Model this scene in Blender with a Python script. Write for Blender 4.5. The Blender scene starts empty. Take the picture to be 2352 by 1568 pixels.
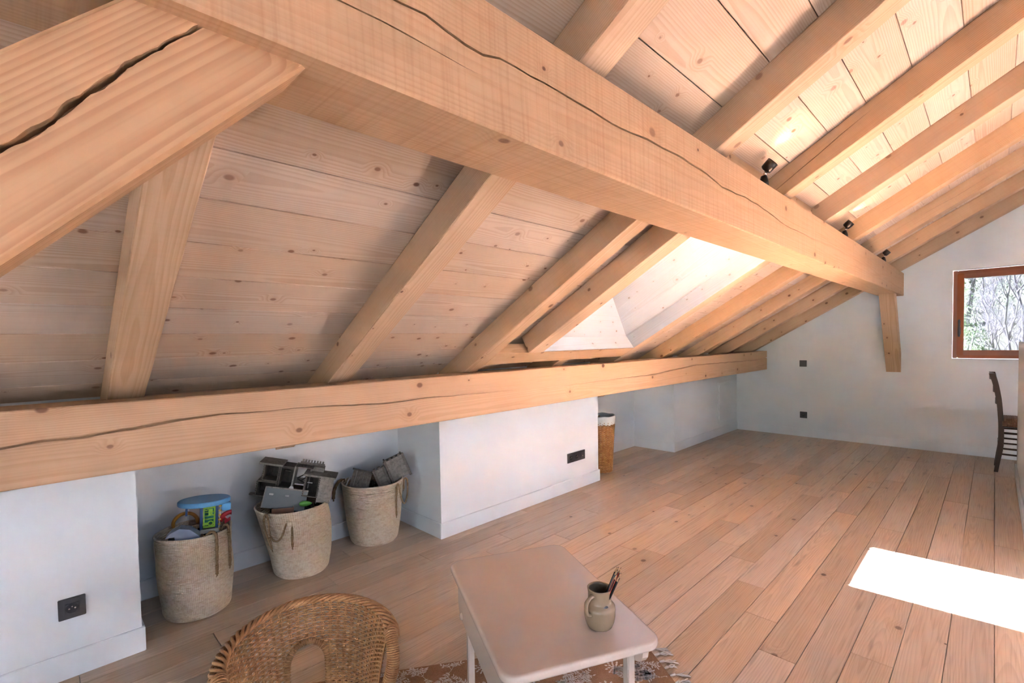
import bpy, bmesh, math, random
from math import sin, cos, pi, radians, sqrt, atan2, tan
from mathutils import Vector, Matrix, Quaternion, noise as mnoise

random.seed(11)
scene = bpy.context.scene
col = scene.collection
V = Vector

# =====================================================================
#  CAMERA, SKY, SUN, EXPOSURE
# =====================================================================
IMG_W, IMG_H = 2352, 1568
FPX, SHIFT_PX = 1105.40, 37.43
CAM = V((2.7583, -2.0091, 1.4))
cR = V((0.7062196, 0.70777965, -0.01737376))
cU = V((-0.01214892, 0.03665069, 0.99925429))
cF = V((-0.70788861, 0.70548189, -0.0344822))
cam_data = bpy.data.cameras.new('camera')
cam = bpy.data.objects.new('camera', cam_data)
col.objects.link(cam)
m3 = Matrix((cR, cU, -cF)).transposed()
cam.matrix_world = Matrix.Translation(CAM) @ m3.to_4x4()
cam_data.sensor_fit = 'HORIZONTAL'
cam_data.sensor_width = 36.0
cam_data.lens = FPX * 36.0 / IMG_W
cam_data.shift_y = SHIFT_PX / IMG_W
cam_data.clip_start = 0.02
cam_data.clip_end = 300
scene.camera = cam

world = bpy.data.worlds.new('sky')
scene.world = world
world.use_nodes = True
wn = world.node_tree.nodes
wl = world.node_tree.links
bg = wn['Background']
sky = wn.new('ShaderNodeTexSky')
sky.sky_type = 'NISHITA'
sky.sun_disc = False
sky.sun_elevation = radians(45)
sky.sun_rotation = radians(-78)
sky.altitude = 900
haze = wn.new('ShaderNodeHueSaturation')
haze.inputs['Saturation'].default_value = 0.75     # thin bright haze
wl.new(sky.outputs[0], haze.inputs['Color'])
wl.new(haze.outputs[0], bg.inputs[0])
SKY_STRENGTH = 0.72
bg.inputs[1].default_value = SKY_STRENGTH

SUN_TRAVEL = V((0.955, 0.19, -1.0)).normalized()
sun_data = bpy.data.lights.new('sun', 'SUN')
sun_data.energy = 350.0
sun_data.angle = radians(0.55)
sun_data.color = (0.90, 0.90, 1.08)
sun = bpy.data.objects.new('sun', sun_data)
col.objects.link(sun)
sun.location = (-6, -1, 9)
sun.rotation_euler = SUN_TRAVEL.to_track_quat('-Z', 'Y').to_euler()

vs = scene.view_settings
vs.view_transform = 'Standard'
vs.look = 'None'
vs.gamma = 1.0
vs.use_curve_mapping = False
vs.exposure = 0.47
cy = scene.cycles
cy.use_denoising = True
cy.use_guiding = False
cy.use_light_tree = False
cy.max_bounces = 6
cy.diffuse_bounces = 2
cy.glossy_bounces = 3
cy.transparent_max_bounces = 8
cy.adaptive_threshold = 0.04
cy.sample_clamp_indirect = 0.0
cy.caustics_reflective = False
cy.caustics_refractive = False

# =====================================================================
#  HELPERS
# =====================================================================
def srgb(r, g, b):
    def f(c):
        c /= 255.0
        return c / 12.92 if c <= 0.04045 else ((c + 0.055) / 1.055) ** 2.4
    return (f(r), f(g), f(b), 1.0)

def tag(o, label=None, cat=None, group=None, kind=None):
    if label: o['label'] = label
    if cat: o['category'] = cat
    if group: o['group'] = group
    if kind: o['kind'] = kind
    return o

def empty(name, loc=(0, 0, 0), rot=(0, 0, 0), parent=None):
    o = bpy.data.objects.new(name, None)
    o.empty_display_size = 0.05
    col.objects.link(o)
    o.location = loc
    o.rotation_euler = rot
    if parent: o.parent = parent
    return o

def frame_empty(name, loc, xdir, zdir=(0, 0, 1), spin=None):
    """Empty whose local x looks along xdir and local z near zdir."""
    x = V(xdir).normalized()
    z = V(zdir)
    z = (z - x * z.dot(x)).normalized()
    y = z.cross(x)
    o = bpy.data.objects.new(name, None)
    col.objects.link(o)
    m = Matrix((x, y, z)).transposed().to_4x4()
    if spin is not None:
        m = m @ spin
    o.matrix_world = Matrix.Translation(V(loc)) @ m
    return o

class MB:
    """collects primitive shapes for ONE mesh object"""
    def __init__(s):
        s.v = []; s.f = []; s.sm = []
    def add(s, vs_, fs, smooth=False):
        b = len(s.v)
        s.v += [tuple(p) for p in vs_]
        for f in fs:
            s.f.append(tuple(i + b for i in f)); s.sm.append(smooth)
        return s
    def box(s, c, size, rot=None, bevel=0.0):
        hx, hy, hz = size[0] / 2, size[1] / 2, size[2] / 2
        c = V(c)
        if bevel <= 0:
            P = [V((x, y, z)) for x in (-hx, hx) for y in (-hy, hy) for z in (-hz, hz)]
            F = [(0, 1, 3, 2), (4, 6, 7, 5), (0, 4, 5, 1), (2, 3, 7, 6), (0, 2, 6, 4), (1, 5, 7, 3)]
        else:
            bm = bmesh.new()
            bmesh.ops.create_cube(bm, size=1.0)
            for v in bm.verts:
                v.co = V((v.co.x * size[0], v.co.y * size[1], v.co.z * size[2]))
            bmesh.ops.bevel(bm, geom=bm.edges[:], offset=bevel, segments=2, affect='EDGES')
            bm.verts.index_update()
            P = [v.co.copy() for v in bm.verts]
            F = [tuple(v.index for v in f.verts) for f in bm.faces]
            bm.free()
        if rot is not None:
            P = [rot @ p for p in P]
        return s.add([p + c for p in P], F)
    def bb(s, x0, x1, y0, y1, z0, z1, bevel=0.0):
        return s.box(((x0 + x1) / 2, (y0 + y1) / 2, (z0 + z1) / 2), (abs(x1 - x0), abs(y1 - y0), abs(z1 - z0)), None, bevel)
    def prism(s, poly, axis, a, b):
        """2-D polygon extruded along axis ('x','y','z') from a to b"""
        def mk(p, t):
            if axis == 'x': return (t, p[0], p[1])
            if axis == 'y': return (p[0], t, p[1])
            return (p[0], p[1], t)
        n = len(poly)
        P = [mk(p, a) for p in poly] + [mk(p, b) for p in poly]
        F = [tuple(range(n))[::-1], tuple(range(n, 2 * n))]
        F += [(i, (i + 1) % n, n + (i + 1) % n, n + i) for i in range(n)]
        return s.add(P, F)
    def tube(s, path, r, n=8, closed=False, caps=True, smooth=True, flat=1.0, up=None):
        path = [V(p) for p in path]
        m = len(path)
        rr = r if isinstance(r, (list, tuple)) else [r] * m
        P = []
        prev = None
        for i, p in enumerate(path):
            if closed:
                t = path[(i + 1) % m] - path[i - 1]
            else:
                t = path[min(i + 1, m - 1)] - path[max(i - 1, 0)]
            if t.length < 1e-9: t = V((0, 0, 1))
            t.normalize()
            if prev is None:
                a = V(up) if up is not None else (V((0, 0, 1)) if abs(t.z) < 0.9 else V((1, 0, 0)))
            else:
                a = prev
            u = (a - t * a.dot(t))
            if u.length < 1e-6: u = t.orthogonal()
            u.normalize()
            prev = u
            w = t.cross(u)
            for k in range(n):
                an = 2 * pi * k / n
                P.append(p + (u * cos(an) * flat + w * sin(an)) * rr[i])
        F = []
        for i in range(m if closed else m - 1):
            j = (i + 1) % m
            for k in range(n):
                l = (k + 1) % n
                F.append((i * n + k, i * n + l, j * n + l, j * n + k))
        s.add(P, F, smooth)
        if caps and not closed:
            b = len(s.v) - len(P)
            s.f.append(tuple(b + k for k in range(n))[::-1]); s.sm.append(False)
            s.f.append(tuple(b + (m - 1) * n + k for k in range(n))); s.sm.append(False)
        return s
    def cyl(s, a, b, r0, r1=None, n=16, smooth=True):
        return s.tube([a, b], [r0, r0 if r1 is None else r1], n, smooth=smooth)
    def lathe(s, prof, n=32, c=(0, 0, 0), smooth=True, close=False):
        """profile of (r,z) around z"""
        c = V(c)
        m = len(prof)
        P = [c + V((r * cos(2 * pi * k / n), r * sin(2 * pi * k / n), z)) for r, z in prof for k in range(n)]
        F = []
        for i in range(m - 1 if not close else m):
            j = (i + 1) % m
            for k in range(n):
                l = (k + 1) % n
                F.append((i * n + k, i * n + l, j * n + l, j * n + k))
        return s.add(P, F, smooth)
    def build(s, name, mat, parent=None, loc=None, rot=None, matrix=None):
        me = bpy.data.meshes.new(name)
        me.from_pydata(s.v, [], s.f)
        me.polygons.foreach_set('use_smooth', s.sm)
        bm = bmesh.new(); bm.from_mesh(me)
        bmesh.ops.recalc_face_normals(bm, faces=bm.faces[:])
        bm.to_mesh(me); bm.free()
        if mat is not None: me.materials.append(mat)
        o = bpy.data.objects.new(name, me)
        col.objects.link(o)
        if parent is not None: o.parent = parent
        if matrix is not None: o.matrix_local = matrix
        if loc is not None: o.location = loc
        if rot is not None: o.rotation_euler = rot
        return o

def catmull(pts, k=6, closed=False):
    pts = [V(p) for p in pts]
    n = len(pts); out = []
    rng = range(n if closed else n - 1)
    for i in rng:
        p0 = pts[i - 1] if (closed or i > 0) else pts[0]
        p1 = pts[i]; p2 = pts[(i + 1) % n]
        p3 = pts[(i + 2) % n] if (closed or i + 2 < n) else pts[-1]
        for j in range(k):
            t = j / k
            out.append(0.5 * ((2 * p1) + (p2 - p0) * t + (2 * p0 - 5 * p1 + 4 * p2 - p3) * t * t + (3 * p1 - p0 - 3 * p2 + p3) * t ** 3))
    if not closed: out.append(pts[-1])
    return out

def lerp_tab(tab, x):
    if x <= tab[0][0]: return tab[0][1]
    for (a, va), (b, vb) in zip(tab, tab[1:]):
        if x <= b: return va + (vb - va) * (x - a) / (b - a)
    return tab[-1][1]

# ---------------------------------------------------------------- materials
class NT:
    def __init__(s, name):
        s.m = bpy.data.materials.new(name)
        s.m.use_nodes = True
        s.n = s.m.node_tree.nodes; s.l = s.m.node_tree.links
        s.bsdf = s.n['Principled BSDF']
    def node(s, t, **kw):
        x = s.n.new(t)
        for k, v in kw.items(): setattr(x, k, v)
        return x
    def put(s, sock, val):
        if isinstance(val, bpy.types.NodeSocket): s.l.new(val, sock)
        else: sock.default_value = val
    def math(s, op, a, b=None, c=None, clamp=False):
        x = s.node('ShaderNodeMath', operation=op, use_clamp=clamp)
        s.put(x.inputs[0], a)
        if b is not None: s.put(x.inputs[1], b)
        if c is not None: s.put(x.inputs[2], c)
        return x.outputs[0]
    def vmath(s, op, a, b=None, scale=None):
        x = s.node('ShaderNodeVectorMath', operation=op)
        s.put(x.inputs[0], a)
        if b is not None: s.put(x.inputs[1], b)
        if scale is not None: s.put(x.inputs['Scale'], scale)
        return x.outputs[1] if op in ('LENGTH', 'DISTANCE', 'DOT_PRODUCT') else x.outputs[0]
    def comb(s, x, y, z):
        c = s.node('ShaderNodeCombineXYZ')
        for i, v in enumerate((x, y, z)): s.put(c.inputs[i], v)
        return c.outputs[0]
    def sep(s, v):
        c = s.node('ShaderNodeSeparateXYZ'); s.put(c.inputs[0], v)
        return c.outputs
    def noise(s, vec, scale, detail=3, rough=0.5, dist=0.0):
        x = s.node('ShaderNodeTexNoise')
        s.put(x.inputs['Vector'], vec)
        x.inputs['Scale'].default_value = scale
        x.inputs['Detail'].default_value = detail
        x.inputs['Roughness'].default_value = rough
        x.inputs['Distortion'].default_value = dist
        return x.outputs[0]
    def smooth(s, v, a, b, lo=0.0, hi=1.0):
        x = s.node('ShaderNodeMapRange', interpolation_type='SMOOTHSTEP')
        s.put(x.inputs[0], v)
        for i, q in enumerate((a, b, lo, hi)): s.put(x.inputs[i + 1], q)
        return x.outputs[0]
    def mix(s, f, a, b, mode='MIX'):
        x = s.node('ShaderNodeMix', data_type='RGBA', blend_type=mode)
        s.put(x.inputs[0], f); s.put(x.inputs[6], a); s.put(x.inputs[7], b)
        return x.outputs[2]
    def bump(s, h, strength=0.3, dist=0.01):
        x = s.node('ShaderNodeBump')
        x.inputs['Strength'].default_value = strength
        x.inputs['Distance'].default_value = dist
        s.put(x.inputs['Height'], h)
        s.l.new(x.outputs[0], s.bsdf.inputs['Normal'])
    def base(s, c): s.put(s.bsdf.inputs['Base Color'], c)
    def rough(s, r): s.put(s.bsdf.inputs['Roughness'], r)

def plain(name, c, rough=0.5, metal=0.0, spec=0.5, nscale=40.0, var=0.06, bump=0.0):
    t = NT(name)
    tc = t.node('ShaderNodeTexCoord')
    nz = t.noise(tc.outputs['Object'], nscale, 4)
    k = t.math('MULTIPLY_ADD', nz, 2 * var, 1 - var)
    t.base(t.mix(1.0, c, t.comb(k, k, k), 'MULTIPLY'))
    t.rough(rough)
    t.bsdf.inputs['Metallic'].default_value = metal
    t.bsdf.inputs['Specular IOR Level'].default_value = spec
    if bump: t.bump(nz, bump, 0.002)
    return t.m

def wood(name, base, ring, knot, ring_mm=6.0, ring_amt=0.35, knot_cell=5.0, knot_r=0.010, knot_p=0.5,
         rough=0.6, var=0.10, saw=0.0, pores=0.0, bump=0.15, flat=False, zoff=0.05, spec=0.3, warp=0.05, stain=0.0, dirt=0.0):
    """solid wood: annual rings round a pith that runs along local Y, knots, per piece offset"""
    t = NT(name)
    tc = t.node('ShaderNodeTexCoord'); oi = t.node('ShaderNodeObjectInfo')
    rnd = oi.outputs['Random']
    x, y, z = t.sep(tc.outputs['Object'])
    yo = t.math('ADD', y, t.math('MULTIPLY', rnd, 71.0))
    # second random from the first
    r2 = t.math('FRACT', t.math('MULTIPLY', rnd, 37.73))
    r3 = t.math('FRACT', t.math('MULTIPLY', rnd, 191.17))
    # knots
    kv = t.node('ShaderNodeTexVoronoi', voronoi_dimensions='2D')
    t.put(kv.inputs['Vector'], t.comb(t.math('ADD', x if flat else t.math('ADD', x, z), t.math('MULTIPLY', r2, 13.0)), t.math('MULTIPLY', yo, 0.75), 0.0))
    kv.inputs['Scale'].default_value = knot_cell
    d = t.math('ADD', t.math('DIVIDE', kv.outputs['Distance'], knot_cell), 0.0)
    kc = t.sep(kv.outputs['Color'])
    on = t.math('LESS_THAN', kc[0], knot_p)
    rk = t.math('MULTIPLY_ADD', kc[1], knot_r * 1.1, knot_r * 0.35)
    dn = t.math('DIVIDE', d, rk)
    kmask = t.math('MULTIPLY', t.smooth(dn, 0.55, 1.15, 1.0, 0.0), on)
    halo = t.math('MULTIPLY', t.smooth(dn, 0.6, 4.5, 1.0, 0.0), on)
    # rings
    wv = t.comb(t.math('MULTIPLY', x, 3.0), t.math('MULTIPLY', yo, 0.55), t.math('MULTIPLY', z, 3.0))
    w1 = t.math('SUBTRACT', t.noise(wv, 1.0, 1, 0.5), 0.5)
    w2 = t.math('SUBTRACT', t.noise(t.vmath('SCALE', wv, scale=9.0), 1.0, 0, 0.5), 0.5)
    px = t.math('ADD', x, t.math('MULTIPLY_ADD', r2, 0.16, -0.08))
    pz = t.math('ADD', z, t.math('MULTIPLY_ADD', r3, zoff, 0.03))
    rad = t.vmath('LENGTH', t.comb(px, 0.0, pz))
    rad = t.math('ADD', rad, t.math('MULTIPLY', w1, warp))
    rad = t.math('ADD', rad, t.math('MULTIPLY', w2, 0.004))
    rad = t.math('ADD', rad, t.math('MULTIPLY', halo, 0.016))
    ph = t.math('FRACT', t.math('MULTIPLY', rad, 1000.0 / ring_mm))
    saw_r = t.math('MULTIPLY', t.smooth(ph, 0.25, 0.86), t.smooth(ph, 0.9, 1.0, 1.0, 0.0))
    # fine fibre streaks along the piece
    fib = t.noise(t.comb(t.math('MULTIPLY', x, 160.0), t.math('MULTIPLY', yo, 3.0), t.math('MULTIPLY', z, 160.0)), 1.0, 1, 0.6)
    big = t.noise(t.comb(t.math('MULTIPLY', x, 5.0), t.math('MULTIPLY', yo, 0.9), t.math('MULTIPLY', z, 5.0)), 1.0, 1, 0.5)
    ringk = t.math('MULTIPLY', saw_r, t.math('MULTIPLY_ADD', big, 0.9, 0.45), clamp=True)
    c = t.mix(t.math('MULTIPLY', ringk, ring_amt), base, ring)
    c = t.mix(t.math('MULTIPLY', t.smooth(fib, 0.45, 0.8), 0.22 + pores), c, ring)
    c = t.mix(t.math('MULTIPLY', halo, 0.22), c, ring)
    if dirt:
        dm = t.noise(t.comb(t.math('MULTIPLY', x, 22.0), t.math('MULTIPLY', yo, 2.2), t.math('MULTIPLY', z, 22.0)), 1.0, 2, 0.65, 0.0)
        c = t.mix(t.math('MULTIPLY', t.smooth(dm, 0.60, 0.80), dirt), c, knot)
    c = t.mix(t.math('MULTIPLY', kmask, t.math('MULTIPLY_ADD', kc[2], 0.45, 0.5)), c, knot)
    hgt = fib
    if saw > 0:
        sn = t.noise(t.comb(t.math('MULTIPLY', x, 1.5), t.math('MULTIPLY_ADD', yo, 75.0, t.math('MULTIPLY', z, 3.0)), t.math('MULTIPLY', z, 2.0)), 1.0, 2, 0.7)
        c = t.mix(t.math('MULTIPLY', t.smooth(sn, 0.42, 0.75), saw), c, ring)
        hgt = sn
    # every piece a little lighter or darker, a little warmer or paler
    hs = t.node('ShaderNodeHueSaturation')
    t.put(hs.inputs['Color'], c)
    t.put(hs.inputs['Value'], t.math('MULTIPLY_ADD', r3, 2 * var, 1 - var))
    t.put(hs.inputs['Saturation'], t.math('MULTIPLY_ADD', r2, 0.24, 0.88))
    t.base(hs.outputs[0])
    t.rough(t.math('MULTIPLY_ADD', fib, 0.15, rough - 0.07))
    t.bsdf.inputs['Specular IOR Level'].default_value = spec
    t.bump(hgt, bump, 0.0015)
    return t.m

M = {}
M['beam'] = wood('spruce_beam', srgb(220, 171, 127), srgb(188, 130, 84), srgb(118, 74, 46), ring_mm=7, ring_amt=0.22,
                 knot_cell=4.6, knot_r=0.0115, knot_p=0.40, rough=0.62, var=0.03, saw=0.34, zoff=0.10)
M['rafter'] = wood('spruce_rafter', srgb(218, 175, 135), srgb(190, 136, 92), srgb(124, 80, 52), ring_mm=7, ring_amt=0.42,
                   knot_cell=5.5, knot_r=0.0105, knot_p=0.45, rough=0.62, var=0.05, saw=0.08, zoff=0.10)
M['board'] = wood('spruce_ceiling_board', srgb(219, 189, 164), srgb(194, 150, 120), srgb(136, 90, 66), ring_mm=7, ring_amt=0.46,
                  knot_cell=9.0, knot_r=0.0096, knot_p=0.40, rough=0.55, var=0.05, flat=True, zoff=0.05)
M['lining'] = wood('pale_shaft_lining', srgb(190, 190, 193), srgb(176, 168, 162), srgb(150, 126, 110), ring_mm=8, ring_amt=0.3,
                   knot_cell=8.0, knot_r=0.007, knot_p=0.45, rough=0.5, var=0.02, flat=True, zoff=0.05)
M['oak'] = wood('oak_plank', srgb(214, 184, 157), srgb(176, 138, 108), srgb(96, 70, 52), ring_mm=8, ring_amt=0.30,
                knot_cell=4.0, knot_r=0.013, knot_p=0.20, rough=0.38, var=0.12, pores=0.30, flat=True, zoff=0.02, spec=0.5,
                bump=0.05, warp=0.14, dirt=0.42)
M['brace'] = wood('spruce_brace', srgb(220, 168, 122), srgb(182, 120, 74), srgb(110, 68, 42), ring_mm=7.5, ring_amt=0.42,
                  knot_cell=3.6, knot_r=0.013, knot_p=0.35, rough=0.62, var=0.02, zoff=0.10, bump=0.3)
M['eaves'] = wood('spruce_eaves_purlin', srgb(216, 174, 137), srgb(188, 138, 98), srgb(112, 72, 48), ring_mm=7, ring_amt=0.30,
                  knot_cell=4.4, knot_r=0.0125, knot_p=0.50, rough=0.62, var=0.02, zoff=0.10, bump=0.25)
M['crack'] = plain('dark_crack_wood', srgb(92, 58, 36), 0.9)

def wall_mat(name, c):
    t = NT(name)
    tc = t.node('ShaderNodeTexCoord')
    n1 = t.noise(tc.outputs['Object'], 1.3, 2)
    n2 = t.noise(tc.outputs['Object'], 260, 3)
    k = t.math('MULTIPLY_ADD', n1, 0.03, 0.985)
    t.base(t.mix(1.0, c, t.comb(k, k, k), 'MULTIPLY'))
    t.rough(0.75)
    t.bsdf.inputs['Specular IOR Level'].default_value = 0.25
    t.bump(n2, 0.05, 0.001)
    return t.m
M['wall'] = wall_mat('white_wall_paint', srgb(245, 243, 243))
M['skirt'] = plain('white_skirting_paint', srgb(246, 244, 244), 0.45, nscale=5, var=0.01)
M['black_plastic'] = plain('anthracite_plastic', srgb(66, 64, 66), 0.38, nscale=200, var=0.05)
M['socket_dark'] = plain('socket_well_plastic', srgb(34, 33, 35), 0.45)
M['pin'] = plain('bright_pin_metal', srgb(215, 210, 205), 0.25, metal=1.0)
M['frame'] = wood('stained_window_wood', srgb(166, 92, 56), srgb(136, 70, 40), srgb(96, 50, 30), ring_mm=7, ring_amt=0.3,
                  knot_cell=3, knot_p=0.05, rough=0.35, var=0.03, spec=0.5, bump=0.05)

def glass_mat(name, tint=(0.97, 0.985, 0.98, 1)):
    t = NT(name)
    t.n.remove(t.bsdf)
    out = t.n['Material Output']
    tr = t.node('ShaderNodeBsdfTransparent'); tr.inputs[0].default_value = tint
    gl = t.node('ShaderNodeBsdfGlossy'); gl.inputs['Roughness'].default_value = 0.02
    fr = t.node('ShaderNodeFresnel'); fr.inputs[0].default_value = 1.45
    mx = t.node('ShaderNodeMixShader')
    t.l.new(t.math('MULTIPLY', fr.outputs[0], 0.8), mx.inputs[0])
    t.l.new(tr.outputs[0], mx.inputs[1]); t.l.new(gl.outputs[0], mx.inputs[2])
    t.l.new(mx.outputs[0], out.inputs[0])
    return t.m
M['glass'] = glass_mat('window_glass')

# =====================================================================
#  ROOM GEOMETRY  (X across the room, Y along the ridge, Z up; metres)
# =====================================================================
SL, Z0 = 0.5825, 1.0452          # underside of rafters: z = Z0 + SL*x
TH = math.atan(SL); CT = cos(TH)
DZB = 0.15                        # boards lie this much (vertically) above the rafter undersides
YG = 5.583                        # gable wall face
YB = -4.60                        # wall behind the camera
XRIDGE = 3.90
XRIGHT = 7.20
def zr(x, dz=0.0): return Z0 + SL * x + dz
SKY_Y0, SKY_Y1 = 0.590, 1.820     # rooflight shaft between trimmer and rafter
SKY_X0, SKY_X1 = 0.393, 1.740     # at board level

def slope_matrix(x, y, dz):
    """local X runs up the slope, local Y along the ridge, local Z out of the roof"""
    ux = V((CT, 0, sin(TH))); uz = V((-sin(TH), 0, CT))
    m = Matrix((ux, V((0, 1, 0)), uz)).transposed().to_4x4()
    return Matrix.Translation((x, y, zr(x, dz))) @ m

# ---------------------------------------------------------------- floor and planks
slab = MB(); slab.bb(-1.0, XRIGHT + .2, YB - .2, YG + .3, -0.25, -0.015)
slab.bb(3.526, XRIGHT, YB, YG, -0.016, 0.0)
slab.bb(-.9, 3.526, YB, -3.02, -0.016, 0.0)
floor = tag(slab.build('floor', M['oak']), 'light oak plank floor running the length of the attic', kind='structure')
PW = 0.15
fixed = {}
def row_of(x): return int(math.floor((x - 2.774) / PW + 1e-6))
for x, ys in {1.33: [1.695], 1.65: [1.117], 1.80: [0.826, 3.08], 1.95: [0.522], 2.10: [0.253, 3.785], 2.25: [1.196, 2.303, 4.847],
              2.40: [4.23, 1.9], 2.70: [3.03], 2.85: [2.44], 0.85: [3.62]}.items():
    fixed[row_of(x)] = ys
plank_cache = {}
def plank_mesh(L):
    key = round(L, 3)
    if key in plank_cache: return plank_cache[key]
    g, b, t = 0.0009, 0.0018, 0.015
    hx, hy = PW / 2 - g, key / 2 - g
    mb = MB()
    P = []
    for z, i in ((-t, 0), (-b, 0), (0, b)):
        P += [(-hx + i, -hy + i, z), (hx - i, -hy + i, z), (hx - i, hy - i, z), (-hx + i, hy - i, z)]
    F = [(0, 3, 2, 1), (8, 9, 10, 11)]
    for a in (0, 4):
        F += [(a + k, a + (k + 1) % 4, a + 4 + (k + 1) % 4, a + 4 + k) for k in range(4)]
    mb.add(P, F)
    me = bpy.data.meshes.new('plank'); me.from_pydata(mb.v, [], mb.f); me.materials.append(M['oak'])
    plank_cache[key] = me
    return me
rng = random.Random(5)
for r in range(row_of(-0.60), row_of(3.5) + 1):
    xc = 2.774 + (r + 0.5) * PW
    cuts = sorted(fixed.get(r, []))
    allc = list(cuts)
    y = (cuts[-1] if cuts else -3.0 + rng.uniform(0.3, 1.6))
    if not cuts: allc.append(y)
    while y < YG - 0.9:
        y += rng.choice((1.1, 1.4, 1.7, 2.0, 2.2)) + rng.uniform(-.1, .1)
        if y < YG - 0.3: allc.append(y)
    y = min(allc)
    while y > -2.6:
        y -= rng.choice((1.1, 1.4, 1.7, 2.0)) + rng.uniform(-.1, .1)
        if y > -2.8: allc.append(y)
    allc = [-3.02] + sorted(allc) + [YG]
    for a, b in zip(allc, allc[1:]):
        L = round(b - a, 3)
        o = bpy.data.objects.new('plank', plank_mesh(L)); col.objects.link(o)
        o.parent = floor; o.location = (xc, (a + b) / 2, 0.0)

# ---------------------------------------------------------------- left wall with recesses
W0 = -0.012
YP, YCB0, YCB1, YBX = -1.696, 0.012, 1.938, 3.540    # pier end, box start, box end, second box start
XR = -0.566
outline = [(-0.95, YB), (W0, YB), (W0, YP), (XR, YP), (XR, YCB0), (W0, YCB0), (W0, YCB1), (XR, YCB1), (XR, YBX), (W0, YBX), (W0, YG), (-0.95, YG)]
w = MB(); w.prism(outline, 'z', -0.02, 1.204)
wall_left = tag(w.build('wall_left', M['wall']), 'low white knee wall with two recesses under the eaves', kind='structure')
# access hatch in the far end of the knee wall
hatch = empty('access_hatch', (W0, 5.17, 0.18))
tag(hatch, 'flat white access hatch in the knee wall beside the gable corner', 'hatch')
m = MB(); m.bb(-.002, .006, -.300, .300, 0, .575)
m2 = MB(); m2.bb(.004, .010, -.272, .272, .028, .547, .002)
m.build('hatch_frame', M['skirt'], hatch); m2.build('hatch_panel', M['skirt'], hatch)

# ---------------------------------------------------------------- gable wall with window
WX0, WX1, WZ0, WZ1 = 2.405, 3.62, 1.105, 2.130
def gable_poly(z_extra=DZB + .35):
    return None
w = MB()
top = lambda x: (zr(x, .02) if x <= XRIDGE else zr(2 * XRIDGE - x, .02)) + DZB
def gpanel(x0, x1, z0=None, z1=None):
    xs = [x0] + ([XRIDGE] if x0 < XRIDGE < x1 else []) + [x1]
    lo = -0.02 if z0 is None else z0
    up = [(x, top(x)) for x in reversed(xs)] if z1 is None else [(x1, z1), (x0, z1)]
    w.prism([(x0, lo), (x1, lo)] + up, 'y', YG, YG + 0.30)
gpanel(-0.95, WX0); gpanel(WX1, XRIGHT + .2); gpanel(WX0, WX1, None, WZ0); gpanel(WX0, WX1, WZ1, None)
wall_gable = tag(w.build('wall_gable', M['wall']), 'white gable wall rising to the roof slope', kind='structure')

# ---------------------------------------------------------------- half wall (stair guard) at the right
w = MB(); w.bb(2.925, 3.03, 2.2, 4.788, -.016, 1.31, .003)
hw = tag(w.build('wall_half', M['wall']), 'white half-height guard wall at the right edge', kind='structure')

# ---------------------------------------------------------------- rest of the room behind and right of the camera
w = MB()
BZ0, BZ1 = 0.05, 2.05
BX = [(1.0, 2.2), (2.6, 3.8), (4.2, 5.4)]  # unseen window openings, added behind the camera to let in fill light
def bpanel(x0, x1, z0=None, z1=None):
    xs = [x0] + ([XRIDGE] if x0 < XRIDGE < x1 else []) + [x1]
    lo = -0.02 if z0 is None else z0
    up = [(x, top(x)) for x in reversed(xs)] if z1 is None else [(x1, z1), (x0, z1)]
    w.prism([(x0, lo), (x1, lo)] + up, 'y', YB - .25, YB)
xs = [-0.95]
for a, b in BX:
    bpanel(xs[-1], a)
    zt = min(BZ1, zr(a) - .15)
    bpanel(a, b, None, BZ0); bpanel(a, b, zt, None)
    xs.append(b)
bpanel(xs[-1], XRIGHT + .2)
tag(w.build('wall_back', M['wall']), 'white wall behind the viewpoint', kind='structure')
w = MB(); w.bb(XRIGHT, XRIGHT + .2, YB, YG, -.02, 1.65)
tag(w.build('wall_right', M['wall']), 'white wall across the room', kind='structure')

# ---------------------------------------------------------------- roof deck (outer skin, blocks the sky)
RX0, RX1 = 0.393, 1.47            # rooflight lining footprint at deck level
GY0, GY1 = 0.765, 1.585
def deck(x0, x1, y0, y1, a=DZB + .034, b=DZB + .05, mb=None, mirror=False):
    f = (lambda x: x) if not mirror else (lambda x: 2 * XRIDGE - x)
    P = [(f(x), y, zr(x, d)) for d in (a, b) for x, y in ((x0, y0), (x1, y0), (x1, y1), (x0, y1))]
    mb.add(P, [(0, 1, 2, 3), (7, 6, 5, 4), (0, 4, 5, 1), (1, 5, 6, 2), (2, 6, 7, 3), (3, 7, 4, 0)])
w = MB()
deck(-1.3, SKY_X0 - .01, YB - .3, YG + .3, mb=w)
deck(SKY_X1 + .01, XRIDGE, YB - .3, YG + .3, mb=w)
deck(SKY_X0 - .01, SKY_X1 + .01, YB - .3, SKY_Y0 - .01, mb=w)
deck(SKY_X0 - .01, SKY_X1 + .01, SKY_Y1 + .01, YG + .3, mb=w)
tag(w.build('ceiling_deck_left', M['board']), 'roof deck above the ceiling boards', kind='structure')
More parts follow.
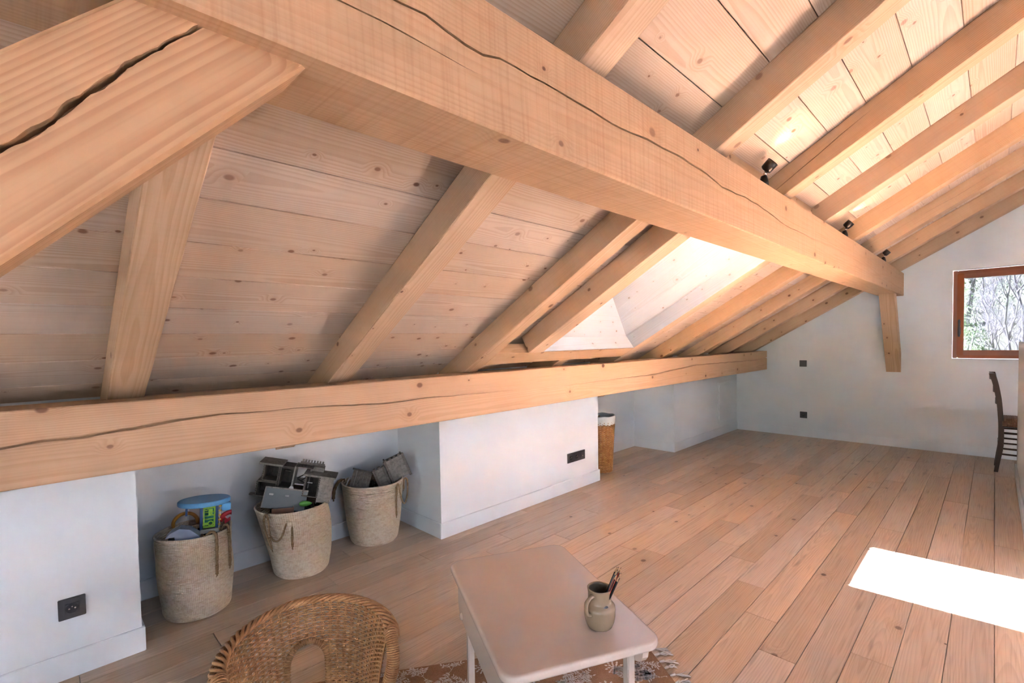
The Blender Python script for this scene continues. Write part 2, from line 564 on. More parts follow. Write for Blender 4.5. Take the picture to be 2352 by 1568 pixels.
# right slope, unseen, with two made-up rooflights added for cool sky fill
w = MB()
RW = [(-2.6, -0.9), (0.6, 2.4)]
xa, xb = 1.55, 3.20
deck(0.3, xa, YB - .3, YG + .3, mb=w, mirror=True); deck(xb, XRIDGE, YB - .3, YG + .3, mb=w, mirror=True)
y = YB - .3
for a, b in RW:
    deck(xa, xb, y, a, mb=w, mirror=True); y = b
deck(xa, xb, y, YG + .3, mb=w, mirror=True)
tag(w.build('ceiling_right', M['board']), 'boarded roof slope on the far side of the ridge', kind='structure')
for a, b in RW:
    g = MB(); deck(xa, xb, a, b, a=DZB + .06, b=DZB + .065, mb=g, mirror=True)
    tag(g.build('window_fill_rooflight', M['glass']), 'added rooflight glass in the unseen opposite slope, letting in fill light', kind='structure')
for i, (a, b) in enumerate(BX):
    g = MB(); g.bb(a, b, YB - .14, YB - .132, BZ0, min(BZ1, zr(a) - .15))
    tag(g.build('window_fill_back', M['glass']), 'added tall pane in the wall behind the viewpoint, letting in fill light', kind='structure')

# ---------------------------------------------------------------- ceiling boards, one object each
ceiling = empty('ceiling', (0, 0, 0))
tag(ceiling, 'pale spruce boards lining the sloping ceiling', kind='structure')
seams = [0.441, 0.600, 0.767, 0.930, 1.104, 1.270, 1.443, 1.615, 1.789, 1.962, 2.141, 2.300, 2.473, 2.647]
s0 = seams[0]
while s0 > -0.6: s0 -= 0.170; seams.insert(0, s0)
while seams[-1] < XRIDGE: seams.append(seams[-1] + 0.172)
rng = random.Random(8)
bd_cache = {}
def board_mesh(wd, L):
    key = (round(wd, 3), round(L, 3))
    if key in bd_cache: return bd_cache[key]
    hx, hy, t, b = wd / 2 - .0017, L / 2 - .0008, 0.022, 0.0005
    sec = [(-hx, t), (-hx, b), (-hx + b, 0), (hx - b, 0), (hx, b), (hx, t)]
    mb = MB(); mb.prism(sec, 'y', -hy, hy)
    me = bpy.data.meshes.new('ceiling_board'); me.from_pydata(mb.v, [], mb.f)
    bm = bmesh.new(); bm.from_mesh(me); bmesh.ops.recalc_face_normals(bm, faces=bm.faces[:]); bm.to_mesh(me); bm.free()
    me.materials.append(M['board']); bd_cache[key] = me
    return me
def put_board(xa, xb, ya, yb):
    o = bpy.data.objects.new('ceiling_board', board_mesh((xb - xa) / CT, yb - ya)); col.objects.link(o)
    o.parent = ceiling
    o.matrix_local = slope_matrix((xa + xb) / 2, (ya + yb) / 2, DZB)
joint_rafters = [-3.56, -2.65, -0.84, 0.075, 2.79, 3.70, 4.61]
for xa, xb in zip(seams, seams[1:]):
    if xa > XRIDGE: break
    xb = min(xb, XRIDGE + .02)
    spans = [(YB, YG)]
    if xb > SKY_X0 + .01 and xa < SKY_X1 - .01:
        lo, hi = xa, xb
        if xa < SKY_X0:      # board notched round the opening: lower strip stays
            put_board(xa, SKY_X0, SKY_Y0, SKY_Y1)
        if xb > SKY_X1:
            put_board(SKY_X1, xb, SKY_Y0, SKY_Y1)
        spans = [(YB, SKY_Y0), (SKY_Y1, YG)]
    for a, b in spans:
        if b - a > 4.0:
            js = sorted(rng.sample([j for j in joint_rafters if a + .8 < j < b - .8], 1 if b - a < 7 else 2))
            pts = [a] + js + [b]
            for c0, c1 in zip(pts, pts[1:]): put_board(xa, xb, c0, c1)
        else:
            put_board(xa, xb, a, b)

# ---------------------------------------------------------------- rooflight shaft, frame and glass
DG = 0.50                          # vertical offset of the glass plane
GX0, GX1 = 0.400, 1.460
shaft = empty('window_1', (0, 0, 0)); tag(shaft, 'rooflight over a pale timber-lined shaft', kind='structure')
def quadboard(name, p0, p1, p2, p3, out, mat=M['lining'], t=0.018):
    """a thin board with corners p0..p3, thickened towards 'out'; local Y along p0->p1"""
    p0, p1, p2, p3 = map(V, (p0, p1, p2, p3))
    c = (p0 + p1 + p2 + p3) / 4
    yv = (p1 - p0).normalized()
    n = (p1 - p0).cross(p3 - p0).normalized()
    if n.dot(V(out)) < 0: n = -n
    xv = yv.cross(n)
    mt = Matrix((xv, yv, n)).transposed().to_4x4(); mt.translation = c
    inv = mt.inverted()
    loc = [inv @ p for p in (p0, p1, p2, p3)]
    mb = MB()
    mb.add(loc + [q + V((0, 0, t)) for q in loc], [(3, 2, 1, 0), (4, 5, 6, 7), (0, 1, 5, 4), (1, 2, 6, 5), (2, 3, 7, 6), (3, 0, 4, 7)])
    return mb.build(name, mat, shaft, matrix=mt)
def S(x, y, dz): return V((x, y, zr(x, dz)))
b0, b1 = DZB - .002, DG
# side linings: three boards each, following the slope, flaring down to the room
for side, (yb_, yt_) in (('a', (SKY_Y1, GY1)), ('b', (SKY_Y0, GY0))):
    out = (0, 1, .3) if side == 'a' else (0, -1, .3)
    for k in range(3):
        t0, t1 = k / 3, (k + 1) / 3
        def pt(t, upper):
            xb_ = SKY_X1 if upper else SKY_X0
            xt_ = GX1 if upper else GX0
            return S(xb_ + (xt_ - xb_) * t, yb_ + (yt_ - yb_) * t, b0 + (b1 - b0) * t)
        g = 0.0012
        quadboard('shaft_board', pt(t0 + g, 0), pt(t0 + g, 1), pt(t1 - g, 1), pt(t1 - g, 0), out)
# lower and upper linings
quadboard('shaft_board', S(SKY_X0, SKY_Y0, b0), S(SKY_X0, SKY_Y1, b0), S(GX0, GY1, b1), S(GX0, GY0, b1), (-1, 0, 0))
quadboard('shaft_board', S(SKY_X1, SKY_Y0, b0), S(SKY_X1, SKY_Y1, b0), S(GX1, GY1, b1), S(GX1, GY0, b1), (1, 0, .5))
# lining on the far rafter's side and on the header's upper face
quadboard('shaft_board', S(SKY_X0 + .073, SKY_Y1 - .001, .004), S(SKY_X1, SKY_Y1 - .001, .004), S(SKY_X1, SKY_Y1 - .001, DZB - .004), S(SKY_X0 + .002, SKY_Y1 - .001, DZB - .004), (0, -1, 0), t=.006)
quadboard('shaft_board', S(SKY_X0 + .074, SKY_Y0, .004), S(SKY_X0 + .074, SKY_Y1, .004), S(SKY_X0 + .002, SKY_Y1, DZB - .004), S(SKY_X0 + .002, SKY_Y0, DZB - .004), (1, 0, .5), t=.006)
# sash frame and pane
fr = MB()
def slab_x(x0, x1, y0, y1, d0, d1, mb):
    P = [(x, y, zr(x, d)) for d in (d0, d1) for x, y in ((x0, y0), (x1, y0), (x1, y1), (x0, y1))]
    mb.add(P, [(0, 3, 2, 1), (4, 5, 6, 7), (0, 1, 5, 4), (1, 2, 6, 5), (2, 3, 7, 6), (3, 0, 4, 7)])
PX0, PX1, PY0, PY1 = 0.435, 1.415, 0.834, 1.514
slab_x(GX0 - .06, PX0, GY0 - .06, GY1 + .06, DG, DG + .06, fr); slab_x(PX1, GX1 + .06, GY0 - .06, GY1 + .06, DG, DG + .06, fr)
slab_x(PX0, PX1, GY0 - .06, PY0, DG, DG + .06, fr); slab_x(PX0, PX1, PY1, GY1 + .06, DG, DG + .06, fr)
fr.build('sash', M['lining'], shaft)
g = MB(); slab_x(PX0, PX1, PY0, PY1, DG + .025, DG + .031, g); g.build('pane', M['glass'], shaft)

# ---------------------------------------------------------------- skirting boards
def skirt(name, x0, x1, y0, y1):
    m = MB(); m.bb(x0, x1, y0, y1, 0.0, 0.1115, .0025)
    return tag(m.build(name, M['skirt']), 'white painted skirting board', kind='structure')
skirt('baseboard_left', W0, 0, YB, YP + .012)
skirt('baseboard_recess', XR, W0, YP, YP + .012)
skirt('baseboard_recess', XR, XR + .012, YP + .012, 0)
skirt('baseboard_recess', XR + .012, W0, 0, .012)
skirt('baseboard_left', W0, 0, 0, 1.95)
skirt('baseboard_recess', XR, W0, 1.938, 1.95)
skirt('baseboard_recess', XR, XR + .012, 1.95, 3.528)
skirt('baseboard_recess', XR + .012, W0, 3.528, 3.540)
skirt('baseboard_left', W0, 0, 3.528, YG)
skirt('baseboard_gable', 0, XRIGHT, YG - .012, YG)
skirt('baseboard_half_wall', 2.913, 2.925, 2.2, 4.80)
skirt('baseboard_half_wall', 2.925, 3.03, 4.788, 4.80)

# =====================================================================
#  TIMBERS
# =====================================================================
def beam_mesh(x0, x1, z0, z1, ya, yb, crack=None, step=0.06, ch=0.004, second=None, wob=0.0015):
    """squared timber along Y in local coords with splits (checks) opening on its +X face.
       crack: list of (y, z, width, depth)"""
    mb = MB()
    n = max(2, int((yb - ya) / step))
    ys = [ya + (yb - ya) * i / n for i in range(n + 1)]
    rows = []
    tabs = [c for c in (crack, second) if c]
    for y in ys:
        lo = [(x0 + ch, z0), (x1 - ch, z0), (x1, z0 + ch)]
        mid = []
        items = []
        for tab in tabs:
            zc = lerp_tab([(c[0], c[1]) for c in tab], y)
            wd = lerp_tab([(c[0], c[2]) for c in tab], y)
            dp = lerp_tab([(c[0], c[3]) for c in tab], y)
            jag = mnoise.noise(V((y * 9.0, zc * 3, 1.7))) * 0.006
            wj = wd * (0.75 + 0.5 * abs(mnoise.noise(V((y * 23.0, 4.1, 0)))))
            items.append((zc + jag, max(wj, 0.00012), dp))
        items.sort()
        for zc, wd, dp in items:
            mid += [(x1, zc - wd / 2), (x1 - dp * .8, zc - wd * .22 + .002), (x1 - dp, zc + wd * .18 + .002), (x1, zc + wd / 2)]
        hi = [(x1, z1 - ch), (x1 - ch, z1), (x0 + ch, z1), (x0, z1 - ch), (x0, z0 + ch)]
        sec = lo + mid + hi
        w_ = wob
        sec = [(x + mnoise.noise(V((y * 1.3, i * .9, x))) * w_, z + mnoise.noise(V((y * 1.1, i * .7 + 5, z))) * w_) for i, (x, z) in enumerate(sec)]
        rows.append([(x, y, z) for x, z in sec])
    k = len(rows[0])
    P = [p for r in rows for p in r]
    F = []
    for i in range(n):
        for j in range(k):
            l = (j + 1) % k
            F.append((i * k + j, i * k + l, (i + 1) * k + l, (i + 1) * k + j))
    F.append(tuple(range(k))[::-1]); F.append(tuple(n * k + j for j in range(k)))
    mb.add(P, F)
    return mb

def place_beam(name, mb, c, mat, label, group=None):
    """recentre on c so that the wood pattern runs round a pith near the timber's own axis"""
    mb.v = [(p[0] - c[0], p[1] - c[1], p[2] - c[2]) for p in mb.v]
    o = mb.build(name, mat, None, loc=c)
    return tag(o, label, 'beam', group)

# big middle purlin
XL_, XRp, ZBp, ZTp = 1.7454, 1.9632, 1.8727, 2.148
ck = [(-4.6, 2.02, .001, .004), (-1.514, 2.034, .005, .012), (-1.452, 2.043, .006, .014), (-1.405, 2.035, .009, .02), (-1.35, 2.028, .009, .02), (-1.302, 2.02, .008, .02), (-1.222, 2.038, .007, .02),
      (-1.104, 2.037, .007, .02), (-0.984, 2.035, .008, .02), (-0.845, 2.028, .008, .02), (-0.708, 2.031, .007, .02), (-0.55, 2.036, .007, .02), (-0.339, 2.04, .008, .02),
      (-0.108, 2.03, .008, .02), (0.02, 2.015, .008, .02), (0.211, 2.023, .007, .018), (0.431, 2.021, .009, .018), (0.585, 2.013, .008, .018), (0.828, 1.992, .005, .014), (1.242, 1.994, .003, .008),
      (1.824, 2.003, .0015, .004), (2.4, 2.01, .0002, .0005), (5.6, 2.01, .0001, .0002)]
ck2 = [(-4.6, 1.98, .0002, .0005), (-1.62, 1.985, .003, .006), (-1.50, 1.985, .003, .008), (-1.40, 1.982, .002, .005), (-1.28, 1.978, .0005, .001), (5.6, 1.95, .0001, .0002)]
place_beam('purlin', beam_mesh(XL_, XRp, ZBp, ZTp, YB, YG, ck, .05, .004, ck2), ((XL_ + XRp) / 2, 0, (ZBp + ZTp) / 2), M['beam'],
           'massive squared purlin crossing the whole room at mid height, long split along its face')
# low eaves purlin
cl = [(-4.6, 1.06, .006, .015), (-2.097, 1.071, .008, .02), (-1.992, 1.080, .009, .02), (-1.877, 1.081, .010, .02), (-1.751, 1.088, .010, .02), (-1.641, 1.098, .012, .02), (-1.504, 1.108, .007, .018), (-1.301, 1.103, .004, .012),
      (-1.15, 1.098, .003, .008), (-0.904, 1.089, .006, .014), (-0.614, 1.071, .005, .012), (-0.321, 1.075, .003, .01), (0.136, 1.066, .0025, .006), (0.915, 1.049, .0015, .004), (1.513, 1.052, .002, .005), (2.264, 1.051, .004, .008),
      (2.9, 1.085, .010, .015), (3.234, 1.099, .012, .02), (3.9, 1.094, .006, .012), (4.535, 1.084, .012, .02), (5.1, 1.078, .014, .02), (5.58, 1.095, .012, .02)]
cl = [(a, b, min(.016, c * 1.5), d) for a, b, c, d in cl]
XP0, XP1, ZP0, ZP1 = 0.190, 0.4127, 0.9244, 1.1939
place_beam('purlin', beam_mesh(XP0, XP1, ZP0, ZP1, YB, YG, cl, .05, .004), ((XP0 + XP1) / 2, 0, (ZP0 + ZP1) / 2), M['eaves'],
           'low squared eaves purlin above the baskets, split along its face')

# rafters -------------------------------------------------------------
RW_ = 0.122
def rafter(y0, xa, xb, label, crack=None, wd=RW_, mat=None):
    """rafter whose underside lies on the roof slope between x = xa and xb; local Y runs up the slope"""
    L = (xb - xa) / CT
    h = DZB * CT
    # local: Y up slope, X towards -Y world (so the cracked +X face looks at the viewpoint), Z out of roof
    mb = beam_mesh(-wd / 2, wd / 2, 0.0, h, -L / 2, L / 2, crack, .12, .003, None, .0008)
    ux = V((0, -1, 0)); uy = V((CT, 0, sin(TH))); uz = V((-sin(TH), 0, CT))
    m = Matrix((ux, uy, uz)).transposed().to_4x4()
    xm = (xa + xb) / 2
    m.translation = (xm, y0 + wd / 2, zr(xm))
    o = mb.build('rafter', mat or M['rafter'], None, matrix=m)
    if label is None:
        return tag(o, 'roof timber out of view', kind='structure')
    return tag(o, label, 'rafter', 'rafters of the roof slope')
XB, XT = -0.60, XRIDGE
rafter(-3.62, XB, XT, None)
rafter(-2.71, XB, XT, None)
rafter(-1.805, XB, XT, 'pale rafter at the far left, rising behind the big diagonal brace')
rafter(-0.902, XB, XT, 'rafter rising to the right of the wide left-hand ceiling bay')
rafter(0.016, XB, XT, 'rafter beside the doubled trimmer at the near side of the rooflight')
rafter(0.930, 1.72, XT, 'upper rafter with a long split, first beyond the first spotlight on the purlin',
       [(-1.3, .045, .0002, .0004), (-1.15, .05, .003, .008), (-.95, .055, .004, .01), (-.75, .07, .004, .01), (-.6, .085, .003, .008), (-.45, .09, .0004, .001), (1.3, .09, .0002, .0004)])
rafter(1.820, XB, XT, 'rafter forming the far side of the rooflight shaft')
rafter(2.731, XB, XT, 'first rafter beyond the rooflight towards the gable',
       [(-2.6, .08, .0002, .0004), (-1.3, .085, .0004, .001), (-1.0, .09, .003, .006), (-.2, .075, .003, .006), (.0, .07, .0004, .001), (2.6, .06, .0003, .0006)])
rafter(3.642, XB, XT, 'second rafter beyond the rooflight, with a wavy split',
       [(-2.6, .06, .0004, .001), (-1.6, .07, .003, .006), (-.8, .085, .003, .006), (.2, .095, .002, .004), (1.0, .06, .003, .006), (2.6, .06, .0004, .001)])
rafter(4.552, XB, XT, 'third rafter beyond the rooflight, last before the wall rafter')
rafter(5.463, XB, XT, 'rafter lying flat against the white gable wall', wd=.118)
rafter(0.930, XB, 0.345, 'short jack rafter between the eaves purlin and the rooflight header')
rafter(0.440, 0.466, 1.76, 'doubled trimmer rafter hung on the header beside the rooflight', wd=.150)
# header carrying the trimmer
m = MB()
hx0, hx1 = 0.341, 0.466
P = []
for y in (0.138, 1.820):
    for x, dz in ((hx0, 0.0), (hx1, 0.0), (hx1 - .073, DZB), (hx0 - .073, DZB)):
        P.append((x, y, zr(x, 0) + (0 if dz == 0 else 0.1075)))
m.add(P, [(0, 1, 2, 3), (7, 6, 5, 4), (0, 4, 5, 1), (1, 5, 6, 2), (2, 6, 7, 3), (3, 7, 4, 0)])
c = (0.37, .98, zr(.37, .06)); m.v = [(p[0] - c[0], p[1] - c[1], p[2] - c[2]) for p in m.v]
tag(m.build('header', M['rafter'], None, loc=c), 'short pale header beam closing the lower end of the rooflight', 'beam')
m = MB()
for_x = (1.742, 1.86)
P = [(x, y, zr(x, d)) for y in (0.138, 1.820) for x, d in ((for_x[0], .012), (for_x[1], .012), (for_x[1], DZB), (for_x[0], DZB))]
m.add(P, [(0, 1, 2, 3), (7, 6, 5, 4), (0, 4, 5, 1), (1, 5, 6, 2), (2, 6, 7, 3), (3, 7, 4, 0)])
c = (1.8, .98, zr(1.8, .08)); m.v = [(p[0] - c[0], p[1] - c[1], p[2] - c[2]) for p in m.v]
tag(m.build('trim_1', M['rafter'], None, loc=c), 'upper header of the rooflight, out of view on the big purlin', kind='structure')

# near diagonal brace under the big purlin -------------------------------
BXa, BXb = 1.808, 1.925
def brace_near():
    # in the plane x = const: 45 degree timber, upper end cut along the purlin underside
    cth = cos(radians(45))
    # local: v along the timber upwards, u across (down-right positive)
    ztop = ZBp
    tip = V((-1.660, ztop)); heel = V((-1.907, ztop))
    d = V((cth, cth))                      # (y,z) direction upwards
    nrm = V((cth, -cth))                   # towards lower edge
    T = (tip - heel).dot(nrm)              # thickness
    Lh = 1.35
    mb = MB()
    # stations along d measured from heel line; crack follows measured points
    crack = [(-2.25, 1.42), (-2.12, 1.55), (-2.027, 1.639), (-2.005, 1.658), (-1.981, 1.683), (-1.946, 1.729), (-1.919, 1.759), (-1.885, 1.801), (-1.849, 1.839), (-1.821, 1.867), (-1.815, 1.873)]
    cs = sorted(((V(p) - heel).dot(d), (V(p) - heel).dot(nrm)) for p in crack)
    n = 170
    rows = []
    s_top_u0 = 0.0
    for i in range(n + 1):
        def at(u, x, dp=0):
            # position along timber so that the end is cut flush with the purlin: z = ztop
            smax = u                        # on line z=ztop: s*c - u*c = 0 -> s = u
            s = -Lh + (smax + Lh) * i / n
            q = heel + d * s + nrm * u
            return (x, q[0], q[1])
        s_here = -Lh + (Lh + 0.09) * i / n
        uc = lerp_tab(cs, s_here) + mnoise.noise(V((s_here * 38, 1, 0))) * .0022 + mnoise.noise(V((s_here * 120, 2, 0))) * .0014
        wd = 0.0085 * (0.45 + 1.0 * abs(mnoise.noise(V((s_here * 17, 3, 0)))) + .5 * abs(mnoise.noise(V((s_here * 90, 7, 0))))) * min(1.0, (n - i + 16) / 40 + .25)
        ch = .006
        sec = [(ch, BXb), (uc - wd / 2, BXb + .002), (uc - wd * .2, BXb - .028), (uc + wd * .25, BXb - .03), (uc + wd / 2, BXb - .002), (T - ch, BXb), (T, BXb - ch), (T, BXa + ch), (T - ch, BXa), (ch, BXa), (0, BXa + ch), (0, BXb - ch)]
        rows.append([at(u, x) for u, x in sec])
    k = len(rows[0])
    P = [p for r in rows for p in r]
    F = [(i * k + j, i * k + (j + 1) % k, (i + 1) * k + (j + 1) % k, (i + 1) * k + j) for i in range(n) for j in range(k)]
    F += [tuple(range(k))[::-1], tuple(n * k + j for j in range(k))]
    # to local coords: Y along timber
    ctr = V(((BXa + BXb) / 2, -2.1, 1.55))
    uy = V((0, cth, cth)); ux = V((1, 0, 0)); uz = ux.cross(uy)
    mt = Matrix((ux, uy, uz)).transposed().to_4x4(); mt.translation = ctr
    inv = mt.inverted()
    mb.add([inv @ V(p) for p in P], F)
    o = mb.build('brace', M['brace'], None, matrix=mt)
    return tag(o, 'big diagonal brace at the upper left, dark split along its face', 'beam')
brace_near()
# post that carries the near brace, out of view
m = MB(); m.bb(-.085, .085, -.9265, .9265, -.085, .085, .004)
mt = Matrix((V((1, 0, 0)), V((0, 0, 1)), V((0, -1, 0)))).transposed().to_4x4(); mt.translation = V((1.866, -2.905, .9363))
tag(m.build('trim_2', M['beam'], None, matrix=mt), 'post under the big purlin, out of view', kind='structure')
# gable brace
poly = [(4.966, ZBp), (5.583, 0.934), (5.583, 1.163), (5.114, ZBp)]
ctr = V((1.87, 5.28, 1.45)); dirv = V((0, -0.549, 0.836)).normalized()
ux = V((1, 0, 0)); uz = ux.cross(dirv)
mt = Matrix((ux, dirv, uz)).transposed().to_4x4(); mt.translation = ctr
inv = mt.inverted()
mb = MB(); mb.prism(poly, 'x', 1.800, 1.945); mb.v = [tuple(inv @ V(p)) for p in mb.v]
tag(mb.build('brace', M['rafter'], None, matrix=mt), 'short brace running from the gable wall up to the big purlin', 'beam')

# =====================================================================
#  GABLE WINDOW
# =====================================================================
win = empty('window_2', (0, 0, 0)); tag(win, 'brown wooden window in the gable wall', kind='structure')
FY0, FY1 = YG + 0.035, YG + 0.105
def fbar(name, x0, x1, z0, z1, y0=FY0, y1=FY1, parent=win):
    # local Y along the longer side so that the grain follows the bar
    horiz = (x1 - x0) > (z1 - z0)
    L, Wd = ((x1 - x0), (z1 - z0)) if horiz else ((z1 - z0), (x1 - x0))
    m = MB(); m.bb(-Wd / 2, Wd / 2, -L / 2, L / 2, -(y1 - y0) / 2, (y1 - y0) / 2, .005)
    c = V(((x0 + x1) / 2, (y0 + y1) / 2, (z0 + z1) / 2))
    if horiz: mt = Matrix((V((0, 0, 1)), V((1, 0, 0)), V((0, 1, 0)))).transposed().to_4x4()
    else: mt = Matrix((V((1, 0, 0)), V((0, 0, 1)), V((0, -1, 0)))).transposed().to_4x4()
    mt.translation = c
    return m.build(name, M['frame'], parent, matrix=mt)
wx0, wx1, wz0, wz1 = WX0 + .006, WX1 - .006, WZ0 + .008, WZ1 - .008
f1 = 0.040
fbar('outer_frame', wx0, wx0 + f1, wz0, wz1); fbar('outer_frame', wx1 - f1, wx1, wz0, wz1)
fbar('outer_frame', wx0 + f1, wx1 - f1, wz0, wz0 + f1); fbar('outer_frame', wx0 + f1, wx1 - f1, wz1 - f1, wz1)
s0, s1, s2, s3 = wx0 + f1 - .006, wx1 - f1 + .006, wz0 + f1 - .006, wz1 - f1 + .006
f2 = 0.058
ys0, ys1 = FY0 - .012, FY0 + .05
st = fbar('sash', s0, s0 + f2, s2, s3, ys0, ys1); fbar('sash', s1 - f2, s1, s2, s3, ys0, ys1)
fbar('sash', s0 + f2, s1 - f2, s2, s2 + f2, ys0, ys1); fbar('sash', s0 + f2, s1 - f2, s3 - f2, s3, ys0, ys1)
g = MB(); g.bb(s0 + f2 - .01, s1 - f2 + .01, FY0 + .02, FY0 + .026, s2 + f2 - .01, s3 - f2 + .01)
M['glass_low'] = glass_mat('view_dimming_glass', (0.34, 0.355, 0.355, 1))  # dark tint added to the pane so the sunlit outdoors does not burn out
g.build('pane', M['glass_low'], win)
h = MB()
h.bb(2.452, 2.480, ys0 - .010, ys0, 1.385, 1.475, .004)
h.tube([(2.466, ys0 - .006, 1.452), (2.466, ys0 - .040, 1.452)], .010, 12)
h.tube(catmull([(2.466, ys0 - .040, 1.56), (2.466, ys0 - .044, 1.50), (2.466, ys0 - .046, 1.43), (2.466, ys0 - .043, 1.362)], 4), [.006] + [.011] * 11 + [.008], 10)
h.build('handle', M['black_plastic'], win)

# =====================================================================
#  SWITCHES AND SOCKETS   (local: x right, z up, -y towards the room)
# =====================================================================
def wall_plate(label, cat, loc, normal, gangs, wd=0.088, hgt=0.088):
    nrm = V(normal)
    x = V((0, 0, 1)).cross(nrm)           # right-hand when looking at the wall
    e = frame_empty('wall_socket' if 'S' in gangs else 'light_switch', loc, x)
    tag(e, label, cat)
    n = len(gangs); W = wd * n if n == 1 else wd + (n - 1) * 0.088
    m = MB(); m.bb(-W / 2, W / 2, -.009, 0, -hgt / 2, hgt / 2, .002); m.build('cover_plate', M['black_plastic'], e)
    for i, g_ in enumerate(gangs):
        cx = (i - (n - 1) / 2) * 0.088
        if g_ == 'S':
            m = MB(); m.bb(cx - .0225, cx + .0225, -.012, -.008, -.0225, .0225, .002)
            ins = m.build('socket_insert', M['black_plastic'], e)
            m = MB()
            m.add([(cx + .0205 * cos(a), -.0123, .0205 * sin(a)) for a in [2 * pi * k / 32 for k in range(32)]], [tuple(range(32))])
            m.add([(cx + .0195 * cos(a), yy, .0195 * sin(a)) for yy in (-.0125, -.0122) for a in [2 * pi * k / 32 for k in range(32)]], [(k, (k + 1) % 32, 32 + (k + 1) % 32, 32 + k) for k in range(32)])
            m.build('socket_well', M['socket_dark'], ins)
            m = MB()
            m.tube([(cx, -.0125, .010), (cx, -.020, .010)], .0026, 10)
            m.build('earth_pin', M['pin'], ins)
            for sx in (-.0095, .0095):
                m = MB(); m.tube([(cx + sx, -.0124, -.0005), (cx + sx, -.0128, -.0005)], .0032, 12); m.build('contact_hole', M['pin'], ins)
        elif g_ == 'R':
            m = MB(); m.bb(cx - .0225, cx + .0225, -.0125, -.008, -.0225, .0225, .002)
            ins = m.build('data_insert', M['black_plastic'], e)
            m = MB(); m.tube([(cx, -.0126, -.006), (cx, -.0145, -.006)], .005, 14); m.build('jack', M['pin'], ins)
            m = MB(); m.bb(cx - .019, cx + .019, -.0135, -.0125, .012, .013); m.build('hinge_line', M['socket_dark'], ins)
        else:
            m = MB(); m.bb(cx - .0215, cx + .0215, -.0135, -.008, -.0215, .0215, .003); m.build('rocker', M['black_plastic'], e)
    return e
wall_plate('single black wall socket low on the pier at the lower left', 'socket', (W0, -1.928, .298), (1, 0, 0), 'S')
wall_plate('triple anthracite socket plate on the white box between the recesses', 'socket', (W0, 1.578, .308), (1, 0, 0), 'SSR')
wall_plate('black light switch on the gable wall beside the low purlin end', 'switch', (.880, YG, 1.020), (0, -1, 0), 'B')
wall_plate('single black wall socket on the gable wall under the light switch', 'socket', (.887, YG, .303), (0, -1, 0), 'S')

# =====================================================================
#  SPOTLIGHTS ON THE PURLIN
# =====================================================================
M['spot_metal'] = plain('bronze_black_metal', srgb(74, 66, 58), 0.32, metal=0.75, nscale=120)
M['chrome'] = plain('polished_neck', srgb(225, 215, 205), 0.18, metal=1.0)
def emit(name, c, s):
    t = NT(name); t.base(c)
    t.put(t.bsdf.inputs['Emission Color'], c); t.bsdf.inputs['Emission Strength'].default_value = s
    return t.m
M['bulb'] = emit('warm_bulb', (1.0, 0.78, 0.52, 1), 6.0)
def spot(y, aim, label):
    e = empty('spotlight', (1.925, y, ZTp)); tag(e, label, 'spotlight', 'spotlights on the big purlin')
    a = V(aim).normalized()
    up = V((0, 0, 1))
    m = MB(); m.lathe([(0, 0), (.022, 0), (.022, .03), (.014, .062), (0, .062)], 20); m.build('base', M['spot_metal'], e)
    p0 = V((0, 0, .058)); p1 = p0 + V((0.012, 0, .030))
    m = MB(); m.tube([p0, p1], .0085, 14); m.build('neck', M['chrome'], e)
    hc = p1 + V((.012, 0, .018))
    b = hc - a * .026; f = hc + a * .026
    m = MB()
    rr = [(.0, .0), (.020, .0), (.0275, .006), (.0285, .026), (.0285, .052), (.0265, .052), (.024, .044), (0, .044)]
    q = a.to_track_quat('Z', 'Y')
    n = 24; P = []
    for r, z in rr:
        P += [b + q @ V((r * cos(2 * pi * k / n), r * sin(2 * pi * k / n), z)) for k in range(n)]
    m.add(P, [(i * n + k, i * n + (k + 1) % n, (i + 1) * n + (k + 1) % n, (i + 1) * n + k) for i in range(len(rr) - 1) for k in range(n)], True)
    hd = m.build('head', M['spot_metal'], e)
    m = MB(); m.add([b + q @ V((.0238 * cos(2 * pi * k / n), .0238 * sin(2 * pi * k / n), .0445)) for k in range(n)], [tuple(range(n))])
    m.build('lens', M['bulb'], hd)
    ld = bpy.data.lights.new('spotlight_lamp', 'SPOT'); ld.energy = SPOT_W; ld.color = (1.0, 0.74, 0.46)
    ld.spot_size = radians(95); ld.spot_blend = 0.8; ld.shadow_soft_size = 0.02
    lo = bpy.data.objects.new('spotlight_lamp', ld); col.objects.link(lo)
    lo.location = V((1.925, y, ZTp)) + hc + a * .034
    lo.rotation_euler = a.to_track_quat('-Z', 'Y').to_euler()
SPOT_W = 2.4
spot(.640, (0.75, -.10, .62), 'largest and nearest of the small dark spotlights on the purlin')
spot(2.49, (0.75, -.05, .62), 'middle one of the small dark spotlights on the purlin')
spot(4.34, (0.75, -.05, .62), 'farthest small dark spotlight on the purlin, close to the gable')

